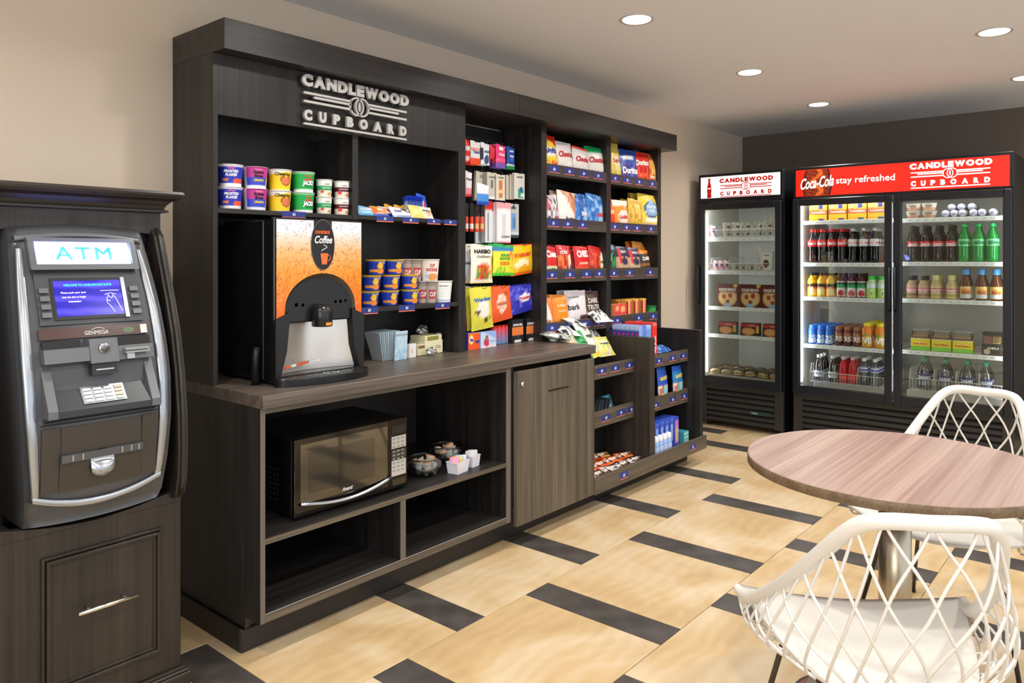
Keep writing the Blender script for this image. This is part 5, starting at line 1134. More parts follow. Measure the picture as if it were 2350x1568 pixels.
# goods on the countertop below
make('soap_box', 'orange soap box with a round blue and yellow emblem', 'box', 'box', .085, .082, .04, ART('ee5a22', [('e', -.45, .60, .45, .30, 'f4c030'), ('e', -.45, .60, .34, .22, 'f4ead8'), ('r', .3, 1, .38, .52, '2a3a98'), ('b', .95, 1, 'f0a080')]), [('Tide', -.45, .60, .18, .30, '2a3a98', .05)], (wx(1077, -.245), -.255, ZK+.0005), (0, 0, R_(3)), side='3c4cc0', nu=18)
make('tissue_box', 'small pale blue box with a pink portrait shape', 'box', 'box', .125, .080, .04, ART('c8d2ec', [('d', .8, -.3, '90b0e8'), ('b', 0, .12, 'ecd8e4'), ('e', -.25, .35, .36, .28, 'c83c50'), ('e', -.22, .62, .18, .16, '5a2c30'), ('e', -.22, .58, .11, .10, 'd8a088')]), [('DOWNY', .6, .4, .12, .34, '88c0e8')], (wx(1111, -.245), -.255, ZK+.0005), (0, 0, R_(3)), side='a8b8e0', nu=18)
for i in range(4):
    u = 1133+9.5*i; t = thing('spice_can', 'small red-topped can, %s from the left in the row of four' % ORD[i], 'can', (wx(u, -.205), -.205, ZK+.0005), 0, 'small red-topped cans')
    MB().lathe([(.019, 0), (.0195, .003), (.0195, .088), (.018, .092), (0, .093)], 16, art=ART('e8a838', [('b', .62, 1, 'd8281c'), ('b', .25, .36, 'e4e4e4'), ('b', 0, .25, '6a90c0')])).build('can', CARD, t)
    t.rotation_euler = (0, 0, 0); MB().lathe([(.0165, .0932), (.0165, .099), (0, .0995)], 14, cap=False).build('cap', C('c02418', .4), t)
for i, u in enumerate((1180, 1212)):
    make('battery_pack', 'black and orange battery pack, %s of the two beside the cans' % ('left' if i == 0 else 'right'), 'package', 'box', .100, .125, .03, ART('1a1a1a', [('b', .34, .66, 'e07c3c'), ('r', -.5, .5, .04, .14, 'e4e4e0'), ('b', .66, .70, '303030'), ('e', 0, .25, .4, .08, '2c3438')]), [('DURACELL', 0, .78, .09, .86, 'f0f0f0', .04)], (wx(u, -.225), -.235, ZK+.0005), (0, 0, R_(3)), 'battery packs', nu=12, nv=20, side='151515')
# ================================================================== snack bags in the two shelved bays
RJ = random.Random(4)
def bays(rows, y, g, bay):
    for (lab, u0, u1, v0, v1, art, tx, kw) in rows:
        kw = dict(kw); yy = kw.pop('y', y); n = kw.pop('n', 1); zb = kw.pop('z'); kind = kw.pop('kind', 'bag'); d = kw.pop('d', .05); lean = kw.pop('lean', -6); rz = kw.pop('rz', -7)+RJ.uniform(-5, 4); nm = kw.pop('nm', 'snack_bag')
        xa, xb = wx(u0, yy), wx(u1, yy); um = (u0+u1)/2; z1 = wz(um, v0, yy); h = z1-zb; w = (xb-xa)*.95
        t = make(nm, lab, 'snack', kind, w, h, d, art, tx, ((xa+xb)/2, yy, zb+.001), (R_(lean+RJ.uniform(-4, 2)), R_(RJ.uniform(-3.5, 3.5)), R_(rz)), g, **kw)
        for i in range(1, n):
            copy_tree(t, ((xa+xb)/2+.004*i, yy+i*(d+.006), zb+.001), BEH[i-1]+' behind the '+lab)
Z3 = [1.8195, 1.5165, 1.2215, .9285]
B3 = [
 ('red-topped chip bag first on the top chip shelf', 1250, 1280, 308, 380, ART('f0d03c', [('d', .85, -.25, 'e0281c'), ('n', -1, 1, 0, .3, ['e85028', 'f07838', 'c83020', 'f0d03c'], 5), ('r', -.9, .5, .42, .66, 'f0f0ee'), ('n', -.9, .5, .45, .62, ['2848a8', None], 5)]), [('RUFFLES', -.1, .55, .10, .8, '28409c', .04)], dict(z=Z3[0], n=2)),
 ('white chip bag with a red swirl and orange top', 1281, 1315, 324, 388, ART('ece4e0', [('b', .88, 1, 'f0662c'), ('e', 0, .52, .9, .26, 'f6eeea'), ('d', .28, .25, 'ece4e0'), ('n', -.8, .9, .12, .26, ['d8a878', 'ece4e0', 'e05040'], 5)]), [('Cheetos', .05, .60, .17, .82, 'c02c38', .05, .2)], dict(z=Z3[0], n=2)),
 ('white chip bag with a red swirl and pink-red top', 1315, 1350, 338, 390, ART('ece6e2', [('b', .90, 1, 'e8402c'), ('n', -.8, .9, .12, .26, ['d8a878', 'ece4e0', 'e05040'], 5)]), [('Cheetos', .05, .58, .17, .82, 'c02c38', .05, .2)], dict(z=Z3[0], n=2)),
 ('white chip bag with a green top', 1350, 1386, 337, 392, ART('e8e6e0', [('b', .82, 1, '18a05c'), ('n', -.8, .9, .10, .24, ['d8c098', 'e8e6e0', '90a880'], 5)]), [('Cheetos', .05, .58, .17, .82, 'c02c38', .05, .2)], dict(z=Z3[0], n=2)),
 ('black, white and pink chip bag on the second chip shelf', 1251, 1283, 447, 500, ART('d8d4d8', [('n', -1, 1, .08, 1, ['2c2c34', 'e8e4e8', 'd06078', 'b8b4bc', None], 6)]), [], dict(z=Z3[1], n=2)),
 ('white and orange-brown popcorn bag', 1281, 1322, 439, 502, ART('f0ebe6', [('d', .62, -.5, 'd08a60'), ('n', -.2, 1, .62, 1, ['d89468', 'b86a48', 'f0d8c4'], 6)]), [('butter', .25, .22, .14, .6, '38302c', .03)], dict(z=Z3[1], n=2)),
 ('blue pretzel bag, left one of the pair', 1317, 1350, 444, 504, ART('3a78c8', [('n', -1, 1, .05, 1, ['2a5cb0', '8ab4e4', None, None, '1c4898'], 6), ('r', .2, 1, .12, .6, '9cc4ec')]), [('SNAPS', .4, .4, .12, .5, 'f4f4f8', .04)], dict(z=Z3[1], n=2)),
 ('blue pretzel bag, right one of the pair', 1348, 1384, 446, 504, ART('3a80cc', [('n', -1, 1, .05, 1, ['2a60b4', '90bce8', None, None], 6), ('r', .2, 1, .1, .62, 'a4ccf0')]), [('SNAPS', .4, .4, .12, .5, 'd04050', .04)], dict(z=Z3[1], n=2)),
 ('red cracker bag with a green foot', 1251, 1281, 565, 616, ART('d02424', [('b', 0, .34, 'dce4c0'), ('n', -1, 1, .05, .32, ['2c8a4c', 'e8d8a0', None], 5)]), [('Cheez', .05, .75, .2, .78, 'f8f0ec', .05)], dict(z=Z3[2], n=2)),
 ('red snack bag with a yellow and blue corner', 1284, 1313, 563, 618, ART('c8242c', [('n', -1, .3, .05, .7, ['d85028', 'b01c24', 'e08040'], 5), ('e', .55, .40, .4, .3, 'f0e8c0'), ('e', .6, .25, .3, .16, '3058a8')]), [('mix', -.2, .8, .14, .5, 'f0d8d0')], dict(z=Z3[2], n=2)),
 ('red cracker bag half hidden behind its neighbour', 1312, 1330, 566, 616, ART('c02028', [('b', .1, .3, '8c1820')]), [('U', .0, .7, .16, .4, 'f0e0dc')], dict(z=Z3[2], y=-.24)),
 ('bright red cracker bag with big white lettering', 1322, 1353, 566, 618, ART('d81c20', [('b', 0, .35, 'e85030'), ('r', -.7, .7, .42, .47, 'f0c0b0')]), [('CHEEZ', .05, .76, .2, .82, 'f8f0ec', .05)], dict(z=Z3[2], n=2)),
 ('red snack bag with a white oval beside the bay divider', 1353, 1386, 566, 618, ART('c82c24', [('n', -1, .2, 0, .75, ['d86030', 'a81c1c', None], 5), ('e', .55, .5, .36, .32, 'e8ecd8'), ('e', .5, .2, .3, .12, 'e8a040')]), [('mix', .5, .5, .12, .3, '5a7a40')], dict(z=Z3[2], n=2)),
 ('white and orange jerky bag left of the orange pouch', 1249, 1272, 682, 740, ART('f0e8e2', [('d', .45, -.8, 'e87830'), ('n', -1, .6, .1, .3, ['c84830', 'e8c080', None], 5)]), [], dict(z=Z3[3], n=2)),
 ('orange stand-up pouch of dried mango', 1272, 1306, 677, 741, ART('f08a1e', [('r', -1, -.88, 0, 1, 'f4d8a8'), ('r', .88, 1, 0, 1, 'f4d8a8'), ('e', -.3, .15, .3, .1, 'd04c20')]), [('DRIED', 0, .68, .07, .5, 'ffe0b8'), ('MANGO', 0, .52, .06, .5, 'ffe0b8')], dict(z=Z3[3], n=2)),
 ('large white pouch with a chocolate picture', 1305, 1347, 667, 738, ART('e4dcdf', [('n', .1, .9, .05, .32, ['5a3c50', '483040', None], 6)]), [('bark', -.4, .56, .16, .5, '201c20', .02), ('THINS', -.3, .82, .05, .5, '8c8484')], dict(z=Z3[3], n=2, y=-.25)),
 ('brown pouch with grey lettering', 1345, 1376, 668, 731, ART('3c2a22', [('n', -1, 1, 0, .4, ['5a4030', '7a5a40', '2c1e18'], 6)]), [('DARK\nTRUTH', 0, .62, .34, .72, 'c8c0b8', .04)], dict(z=Z3[3], n=2)),
 ('gold pouch behind the brown one at the right end', 1362, 1382, 663, 720, ART('b88848', [('b', .8, 1, '3c5a90')]), [], dict(z=Z3[3], y=-.22)),
]
bays(B3, -.272, 'snack bags in the left chip bay', 3)
B4 = [
 ('yellow chip bag on the top right shelf', 1400, 1428, 324, 398, ART('ecd05c', [('n', -1, 1, 0, .35, ['e8d890', 'd8b840', None], 5), ('e', .05, .52, .45, .14, 'f0e8d8')]), [("Lay's", .05, .52, .10, .5, 'c8402c', .04)], dict(z=Z3[0], n=2)),
 ('blue tortilla chip bag with a white band', 1423, 1462, 343, 402, ART('3858b0', [('r', -.5, .5, .68, .82, 'f0f0f4'), ('n', -1, 1, .0, .6, ['30489c', '5a7ac8', None, '7048a0'], 5), ('b', 0, .05, '40b0a8')]), [('Doritos', .1, .38, .18, .78, 'f4f4f4', .05)], dict(z=Z3[0], n=2)),
 ('pink-red bag with a white label standing behind', 1449, 1486, 330, 372, ART('c83c50', [('r', -.6, .5, .45, .75, 'f0e8f0'), ('e', .0, .5, .3, .1, '6080b8')]), [], dict(z=1.88, y=-.16)),
 ('red tortilla chip bag with white lettering', 1457, 1492, 350, 406, ART('d83428', [('n', -.6, 1, 0, .55, ['e86040', 'c02018', 'f08050', None], 5)]), [('Doritos', -.05, .68, .16, .72, 'f8f0e8', .05)], dict(z=Z3[0], n=2, y=-.275)),
 ('orange cheese snack bag last on the top right shelf', 1480, 1508, 352, 411, ART('e08a28', [('n', -1, 1, .3, .8, ['e8a850', 'c87020', 'f0d090'], 5), ('e', 0, .18, .6, .12, 'f0e0c8')]), [('Cheetos', 0, .22, .14, .6, 'd8702c', .05)], dict(z=Z3[0], n=2)),
 ('orange and red cracker bag, mostly behind the divider', 1397, 1411, 452, 508, ART('e87838', [('b', 0, .5, 'e84828'), ('b', .5, .6, 'f0c8a0')]), [], dict(z=Z3[1], n=2)),
 ('orange bag with a red and white swirl', 1411, 1443, 459, 510, ART('f0922c', [('b', .80, 1, 'f4ecdc'), ('e', .1, .42, .62, .24, 'e8e0d8'), ('b', 0, .15, 'e05030')]), [('Goldfish', .1, .42, .12, .52, 'd83828', .03)], dict(z=Z3[1], n=2)),
 ('gold popcorn bag with a grey foot', 1443, 1474, 458, 510, ART('d8b040', [('n', -1, 1, .3, .8, ['e8c868', 'c89830', None], 5), ('b', 0, .2, '4c5850'), ('e', .3, .12, .3, .08, 'd8e0d0')]), [], dict(z=Z3[1], n=2)),
 ('gold bag with a dark oval standing at the back', 1450, 1480, 444, 500, ART('dcb438', [('e', .2, .72, .4, .13, '3c4454')]), [], dict(z=Z3[1], y=-.19)),
 ('large yellow bag with a blue rounded label', 1469, 1512, 447, 514, ART('ecd04c', [('e', 0, .60, .62, .24, '2c4a6c'), ('e', 0, .60, .52, .19, '8ab4dc'), ('b', 0, .22, 'b888c0'), ('e', 0, .30, .5, .07, 'f4f0e8')]), [('BOOM\nPOP', 0, .60, .20, .4, 'e8f0f8', .04)], dict(z=Z3[1], n=2, y=-.278)),
 ('dark bag with green print left of the nut bags', 1396, 1412, 560, 616, ART('1e2c2c', [('n', -1, 1, 0, .75, ['48b858', '1e2c2c', '284048'], 6), ('b', .8, .9, '5a8098')]), [], dict(z=Z3[2], n=2)),
 ('navy, red and tan nut bag, left one of the pair', 1417, 1444, 565, 616, ART('c8a080', [('b', .62, 1, '2c2848'), ('r', -.7, -.3, .4, .9, 'd82c38'), ('e', .1, .48, .5, .14, '3c3450')]), [('NUTS', .15, .8, .08, .5, 'e8d8d0')], dict(z=Z3[2], n=2)),
 ('navy, red and tan nut bag, right one of the pair', 1444, 1470, 568, 616, ART('c8a888', [('b', .62, 1, '30284c'), ('r', -.7, -.3, .4, .9, 'd82c38'), ('e', .1, .48, .5, .14, '3c3450')]), [('NUTS', .15, .8, .08, .5, 'e8d8d0')], dict(z=Z3[2], n=2)),
 ('tall orange pouch at the back left of the third right shelf', 1441, 1478, 554, 606, ART('e87820'), [], dict(z=Z3[2], y=-.17, rz=4)),
 ('large orange pouch behind the black-fronted one', 1458, 1500, 556, 612, ART('f08a28', [('d', .9, .3, 'f4a850')]), [], dict(z=Z3[2], y=-.215, rz=2)),
 ('small black-fronted pouch leaning on the orange one', 1472, 1494, 574, 616, ART('34302c', [('b', .86, 1, 'e88028'), ('b', .35, .45, '8c5a28'), ('b', 0, .06, 'a8c8e0')]), [('DARK', 0, .66, .14, .7, 'e8e4dc', .04)], dict(z=Z3[2], y=-.28, rz=2)),
]
bays(B4, -.272, 'snack bags in the right chip bay', 4)
g4 = 'packed rows on the bottom right shelf'
for i, (v0, v1) in enumerate(((702, 722), (681, 701))):
    make('snack_box', 'coral red snack box with yellow dots, %s of the two' % ('lower' if i == 0 else 'upper'), 'snack', 'box', wx(1429, -.27)-wx(1401, -.27), .058, .06, ART('e04848', [('e', -.5, .55, .3, .3, 'f0a868'), ('e', .4, .45, .34, .34, 'f0b070'), ('b', .0, .06, 'c03038')]), [], ((wx(1401, -.27)+wx(1429, -.27))/2, -.268, Z3[3]+.0005+.0585*i), (0, 0, 0), g4, side='e89858', nu=12, nv=8)
for i, u in enumerate((1437, 1454, 1471)):
    t0 = make('cracker_sleeve', 'red and yellow cracker sleeve, %s from the left' % ORD[i], 'snack', 'box', .058, .140, .04, ART('8c2c28', [('r', -.1, .35, .05, .9, 'f0c080'), ('b', .88, 1, 'e8b848'), ('r', .4, .9, 0, .9, 'd86848')]), [], (wx(u, -.262), -.262, Z3[3]+.0005), (0, 0, R_(-8)), g4, side='e8b050', nu=14, nv=8)
    copy_tree(t0, (wx(u, -.262)-.02, -.20, Z3[3]+.0005), 'red and yellow cracker sleeve, directly behind the %s one' % ORD[i])
make('snack_tub', 'small green snack tub at the right end of the bottom right shelf', 'snack', 'cup', .072, .085, 0, ART('2c9a48', [('b', .25, .6, '90d050'), ('b', .85, 1, '1c7838')]), [('LIME', .2, .45, .14, .5, 'e8f8d8')], (wx(1490, -.25), -.262, Z3[3]+.0005), (0, 0, R_(20)), rb=.030, lid=C('2c8a4c', .35))
# ================================================================== low display unit
gl = 'bags heaped at the end of the counter'
LB = [
 ('black and white snack bag lying at the back left of the heap', 3.345, -.44, .895, (-80, 0, 30), .12, .16, ART('c8ccc8', [('n', -1, 1, 0, 1, ['2c3030', 'e0e4e0', '9ca4a0', None], 5)])),
 ('black and white snack bag lying flat near the worktop end', 3.43, -.40, .905, (-75, 8, -20), .13, .16, ART('dcdedc', [('n', -1, 1, 0, 1, ['343838', 'f0f0f0', None], 4)])),
 ('white snack bag with black lettering on top of the heap', 3.62, -.36, .935, (-70, 0, 40), .14, .16, ART('e4e6e4', [('n', -1, 1, 0, .5, ['303434', None, 'c8ccc8'], 5)])),
 ('crumpled white bag with black print, highest of the heap', 3.80, -.37, .955, (-62, 0, -15), .14, .15, ART('e8eae8', [('n', -1, 1, .1, .8, ['484c4c', None, None, 'd0d4d2'], 5)])),
 ('yellow and tan snack bag at the front left of the heap', 3.385, -.475, .775, (-32, 0, 4), .13, .16, ART('e4e2d0', [('n', -1, 1, 0, .95, ['d8b858', 'e8e4d8', 'c89870', '4c5048', None], 5), ('b', 0, .12, 'b8d0e0')])),
 ('white and green snack bag standing out of the heap', 3.575, -.460, .775, (-32, 0, 8), .15, .22, ART('e4e8e0', [('r', -1, -.6, 0, .8, '2c9a50'), ('n', -.4, 1, 0, .9, ['c8d8b0', 'e8e8e0', 'd8d0c0', None], 6), ('b', .0, .15, 'e8d060')])),
 ('green-edged snack bag in the middle of the heap', 3.50, -.468, .775, (-38, 0, -6), .11, .17, ART('38a058', [('r', .2, 1, .1, .8, 'e8ecdc'), ('n', -1, 1, 0, .3, ['f0d860', '2c8a48'], 5)])),
 ('yellow-green snack bag at the front right of the heap', 3.72, -.440, .765, (-35, 0, -5), .15, .13, ART('d8d468', [('n', -1, 1, .0, .9, ['e0d870', 'b0c040', 'e8e4d0', 'd8c8a8', None], 5)])),
]
for lab, x, y, z, r, w, h, a in LB: make('snack_bag', lab, 'snack', 'bag', w, h, .04, a, [('veggie', .1, .6, .10, .6, '3a4a3c')] if 'green' in lab else [], (x, y, z), tuple(R_(q) for q in r), gl)
for i in range(4): make('snack_bag', 'dark-printed snack bag low in the heap, %s from the left' % ORD[i], 'snack', 'bag', .14, .15, .05, ART('3c4440', [('n', -1, 1, 0, 1, ['b8c0bc', '28302c', None], 4)]), [], (3.40+.13*i, -.36, .78), (R_(-30), 0, R_(10*i-15)), gl, nu=8, nv=8)
# cards and mints on the middle shelf of the left low bay
for i in range(7): make('gum_pack', 'dark gum pack, %s from the left in the leaning row' % ORD[i], 'snack', 'box', .006, .125, .10, ART('2c3440', [('b', .3, .5, '5a6470')]), [], (3.42+.035*i, -.44, .4135), (0, R_(20), 0), 'leaning gum packs', nu=2, nv=4, side=('28303c', '343c48', '20282c')[i % 3])
make('gum_pack', 'teal gum pack with red and white print leaning at the front of the row', 'snack', 'box', .115, .125, .008, ART('2c6478', [('d', .55, .6, '3c8aa0'), ('e', -.1, .5, .6, .16, 'd8e0e8'), ('r', -.8, .2, .32, .42, 'c84858')]), [('ICE', -.1, .5, .16, .4, 'c83048')], (3.735, -.455, .4125), (R_(-22), 0, R_(4)), 'leaning gum packs')
for i in range(6): make('mint_packet', 'green and yellow mint packet, %s from the left along the lip' % ORD[i], 'snack', 'bag', .10, .06, .018, ART(('6aa03c', 'a8b838', '5a9438', 'd8d048', '88b058', 'b8d8a8')[i], [('n', -1, 1, 0, 1, ['e0d860', None, '3c7a30'], 4)]), [], (3.37+.06*i, -.470, .462), (R_(-70), 0, R_(-10+5*i)), 'mint packets', nu=8, nv=6)
# candy bars in the bottom tray
random.seed(21)
for i in range(22):
    r_, c_ = divmod(i, 8) if i < 16 else (2, i-16); c = ['5a3a38', 'e85a20', 'd03a20'][r_] if i % 3 else ['d8d0d4', 'f08030', 'e8a040'][r_]
    row = ['nearest the rail', 'in the middle', 'at the back'][r_]
    make('candy_bar', 'candy bar, %s from the left %s of the bottom tray' % (ORD[c_], row), 'snack', 'bag', .135, .042, .022, ART(c, [('n', -.8, .8, .2, .8, ['f0e4d8', None, None, '3a2018'], 5)]), [('BAR', 0, .5, .4, .4, 'f0e8e0')], (3.375+.066*c_, -.565+.075*r_, .1425+.004*(c_ % 2)+.012*r_), (R_(-62), 0, R_(-18+random.random()*12)), 'candy bars in the bottom tray', nu=8, nv=6)
# right low bay
for i in range(6):
    make('toothpaste_box', 'blue and white carton with a red mark, %s from the left in the upright row' % ORD[i], 'carton', 'box', .05, .235-.0*i, .062, ART('2438a0', [('b', .86, 1, 'a8c0ec'), ('r', -1, -.8, 0, 1, '90b0e8'), ('e', .1, .74, .35, .05, 'd84058')]), [], (4.00+.006*i, -.345-.0, .683) if 0 else (3.985+.0, -.335-.066*0, .683), (0, 0, 0), 'blue cartons on the low shelf') if False else None
t = None
for i in range(6):   # row runs back to front with the printed narrow faces to the left
    lab = 'upright blue and white carton, %s from the back of its row' % ORD[i]
    y = -.325-.032*i
    make('medicine_carton', lab, 'carton', 'box', .030, .240, .10, ART('2438a0', [('b', .90, 1, 'b4caf0'), ('e', .1, .80, .5, .05, 'd84058')]), [], (4.02, y, .6835), (0, 0, R_(-90)), 'upright cartons on the low shelf', side='90aee8', nu=6, nv=14)
make('medicine_carton', 'tall pale blue carton with white lettering at the front of the row', 'carton', 'box', .062, .245, .03, ART('7a9ce0', [('b', .9, 1, 'a8c4f0'), ('r', -.5, .5, .05, .2, 'e8a870')]), [], (4.045, -.508+.0, .6835), (0, 0, R_(4)), 'upright cartons on the low shelf')
cb = [o for o in col.objects if o.get('label') == 'tall pale blue carton with white lettering at the front of the row'][0]
mb = MB(); put2d(mb, text2d('MUCINEX', 0, .11, .026, .13, bold=.03, rot=PI/2), lambda a, b: (a, -.0165, b)); mb.build('lettering', C('f4f4fa', .4), cb)
t = make('medicine_carton', 'tall red carton with white vertical lettering next to the pale blue one', 'carton', 'box', .060, .255, .19, ART('e0342c', [('b', .92, 1, 'f07060'), ('r', -.6, .6, .03, .2, 'f0902c')]), [], (4.118, -.425, .6835), (0, 0, R_(4)), 'upright cartons on the low shelf', side='e84038')
mb = MB(); put2d(mb, text2d('ALKA', 0, .12, .03, .11, bold=.03, rot=PI/2), lambda a, b: (a, -.0965, b)); mb.build('lettering', C('f4f4fa', .4), t)
for i in range(5): make('wipes_packet', 'crumpled blue packet in the pile, %s from the left' % ORD[i], 'packet', 'bag', .15, .10, .04, ART('2458a8', [('n', -1, 1, 0, 1, ['3c78c8', '1c4080', '8ab4e0', None], 4)]), [], (4.26+.06*(i % 4), -.44+.02*(i % 2), .70+.022*(i//2)), (R_(-72), 0, R_(10-8*i)), 'pile of blue packets', nu=8, nv=8)
for i, (u0, u1, v0, c1, nm) in enumerate(((1507, 1537, 844, '2c50b8', 'left'), (1541, 1572, 840, '2c78b8', 'right'))):
    y = -.505; xa, xb = wx(u0, y), wx(u1, y); z1 = wz((u0+u1)/2, v0, y)
    make('pet_snack_bag', '%s one of the two blue and yellow pouches on the middle low shelf' % nm, 'snack', 'bag', xb-xa, z1-.413, .05, ART(c1, [('b', .86, 1, '2c60c0'), ('n', -1, 1, 0, .5, ['e8c848', 'c85a50', 'a8c8e8', 'e8d8b0', '48a8a0'], 4), ('e', .1, .40, .5, .14, '98c8e0')]), [('GARDETTO', .0, .72, .09, .8, 'e8d84c', .04)], ((xa+xb)/2, y, .4135), (R_(-4), 0, R_(10)), 'blue and yellow pouches')
for i in range(6):
    x = 4.03+.062*i; y = -.50
    make('tissue_carton', 'royal blue carton, %s from the left in the bottom low bay' % ORD[i], 'carton', 'box', .054, .185, .11, ART('2c48b8', [('r', -.6, .5, .25, .85, '8aa4dc'), ('b', .9, 1, '4a68cc')] if i < 5 else [('r', -.8, .8, .1, .9, 'b078c0'), ('e', -.2, .4, .3, .25, 'f0c850'), ('r', .4, .7, .1, .7, 'e8e8f0')]), [], (x, y, .1405), (0, 0, R_(2)), 'blue cartons in the bottom low bay', side='3a5ad0', nu=10, nv=14)
btl = None
for i in range(8):
    x = 4.02+.052*(i % 4)+.01*(i//4); y = -.597+.0 if i < 4 else -.572; 
    if i >= 4: continue
    t = thing('pump_bottle', 'squat pale blue bottle with a frosted cap, %s from the left' % ORD[i], 'bottle', (x, -.585, .1405), 0, 'squat pale blue bottles')
    MB().lathe([(.020, 0), (.022, .004), (.022, .075), (.016, .088)], 18).build('bottle', C('88a8dc', .25), t); MB().lathe([(.017, .0885), (.018, .092), (.018, .118), (.012, .124), (0, .125)], 18, cap=False).build('cap', C('e4ecf2', .3), t); MB().lathe([(.0224, .02), (.0224, .06)], 18, cap=False).build('label', C('b4c8ec', .4), t)
for i in range(3): make('wipes_box', 'small turquoise packet, %s from the bottom of its stack' % ORD[i], 'packet', 'box', .07, .024, .08, ART('48b0b8', [('b', .3, .7, 'a8e0d8')]), [], (4.46, -.52, .1405+.0245*i), (0, 0, R_(3)), 'turquoise packets', side='3c9aa8', nu=6, nv=3)
# ================================================================== goods in the fridges (local front turned towards the room, -x)
RF = -PI/2
def prof_bottle(kind):
    return {
     'cola': [(.0, 0), (.022, 0), (.030, .006), (.032, .03), (.029, .07), (.0275, .085), (.031, .105), (.0325, .13), (.0325, .150), (.028, .175), (.018, .200), (.0125, .215), (.0125, .228)],
     'sprite': [(.0, 0), (.024, 0), (.032, .006), (.034, .03), (.033, .07), (.034, .10), (.0345, .13), (.034, .155), (.028, .18), (.017, .205), (.0125, .220), (.0125, .232)],
     'juice': [(.0, 0), (.022, 0), (.029, .004), (.030, .05), (.0285, .07), (.030, .095), (.029, .120), (.022, .135), (.014, .148), (.0135, .158)],
     'square': [(.0, 0), (.030, 0), (.033, .004), (.033, .10), (.028, .118), (.022, .130), (.020, .135)],
     'tea': [(.0, 0), (.028, 0), (.033, .005), (.0335, .10), (.028, .118), (.018, .150), (.0165, .162)],
     'muscle': [(.0, 0), (.022, 0), (.026, .005), (.0265, .05), (.022, .065), (.0265, .085), (.026, .105), (.022, .116)],
     'orange': [(.0, 0), (.030, 0), (.036, .006), (.036, .05), (.032, .075), (.036, .10), (.035, .13), (.026, .150), (.022, .156)],
     'water': [(.0, 0), (.022, 0), (.031, .006), (.0315, .05), (.029, .06), (.0315, .07), (.031, .11), (.029, .12), (.029, .135), (.02, .155), (.012, .168), (.012, .176)],
     'big': [(.0, 0), (.030, 0), (.040, .008), (.041, .06), (.038, .07), (.041, .08), (.041, .125), (.034, .15), (.022, .175), (.014, .190), (.014, .200)],
     'coffee': [(.0, 0), (.026, 0), (.031, .005), (.0315, .085), (.028, .10), (.020, .115), (.019, .122)],
    }[kind]
m_cola = mat('cola_liquid', '160a08', .12, coat=.3); m_grn = mat('green_bottle', '0f9038', .12, coat=.3)
m_wat = glass('water_bottle', 'dbe8ee', .14, .04)
def bottle(kind, bm, cap, capr, lab0, lab1, lart, txt=None, tc_='ffffff', caph=.018, k=1.0, tdark=None, cap_in=False, shear=0, th=.45):
    """returns (thing) template at origin"""
    P_ = [(r*k, z*k) for r, z in prof_bottle(kind)]; t = thing('bottle', 'bottle', 'bottle', (0, 0, 0), RF+R_(14))
    MB().lathe(P_, 20, cap=True).build('bottle_body', bm, t); ze = P_[-1][1]; rn = P_[-1][0]
    MB().lathe([(capr, ze-.002), (capr, ze+caph), (capr*.9, ze+caph+.002), (0, ze+caph+.002)], 16, cap=False).build('cap', cap, t)
    if lart:
        def rad(z):
            for (a, b), (c, d) in zip(P_, P_[1:]):
                if b <= z <= d and d > b: return a+(c-a)*(z-b)/(d-b)
            return rn
        n_ = 8; Q = [(rad(lab0+(lab1-lab0)*i/n_)+.0006, lab0+(lab1-lab0)*i/n_) for i in range(n_+1)]
        MB().lathe(Q, 20, cap=False, art=lart).build('label', GLOSSP, t)
        if txt:
            hh = (lab1-lab0)*th; zm = (lab0+lab1)/2; r = rad(zm)+.0018
            VF = text2d(txt, 0, zm, hh, min(1.9*r, hh*len(txt)*.75), .04, shear); mb = MB(); put2d(mb, VF, lambda a, b: (r*math.sin(a/r), -r*math.cos(a/r), b)); mb.build('lettering', C(tc_, .4), t)
    return t
def fill(tpl, ys, z, n, dx, lab, g, x0=5.752, nm=None, used=[None]):
    """front row at the given y values, N-1 more rows behind"""
    first = True
    for i, y in enumerate(ys):
        for k in range(n):
            L_ = lab % ORD[i] if '%s' in lab else lab
            if k: L_ = BEH[k-1]+' behind the '+L_
            if first: o = tpl; o['label'] = L_; o['group'] = g; o.location = (x0, y, z); first = False
            else: o = copy_tree(tpl, (x0+dx*k, y+.002*k, z), L_); o['group'] = g
            if nm: o.name = nm
def fy(u, x=5.75): return atx(u, 600, x)[1]
e = .0006
red = C('d8201c', .35); sil = C('c8c8cc', .3, .4); wht = C('eeeeec', .35)
# --- two-door fridge, left door
zz = FLZ[1]+e
fill(bottle('cola', m_cola, red, .0145, .118, .170, ART('d8201c'), 'Coca-Cola', 'f8f0ee', shear=.3), [fy(u) for u in (1864, 1886, 1909, 1932)], zz, 3, .075, 'red-capped dark cola bottle, %s from the left', 'red-capped cola bottles')
fill(bottle('cola', m_cola, sil, .0145, .118, .170, ART('dcdcde', [('b', .3, .7, 'd8342c')]), 'DIET', 'f4f4f4'), [fy(u) for u in (1957, 1982, 2007)], zz, 3, .075, 'silver-labelled dark cola bottle, %s from the left', 'silver-capped cola bottles')
zz = FLZ[2]+e
fill(bottle('juice', C('f0b020', .2), C('1c1c1c', .4), .0155, .010, .118, ART('f4c038', [('b', .62, .80, '1c1c20'), ('b', .45, .6, 'f0742c'), ('e', .1, .28, .6, .22, 'f8e8b0')]), 'OJ', 'f4f4f0', th=.16, caph=.014), [fy(u) for u in (1863, 1885, 1906)], zz, 3, .066, 'orange juice bottle with a black and orange label, %s from the left', 'orange juice bottles')
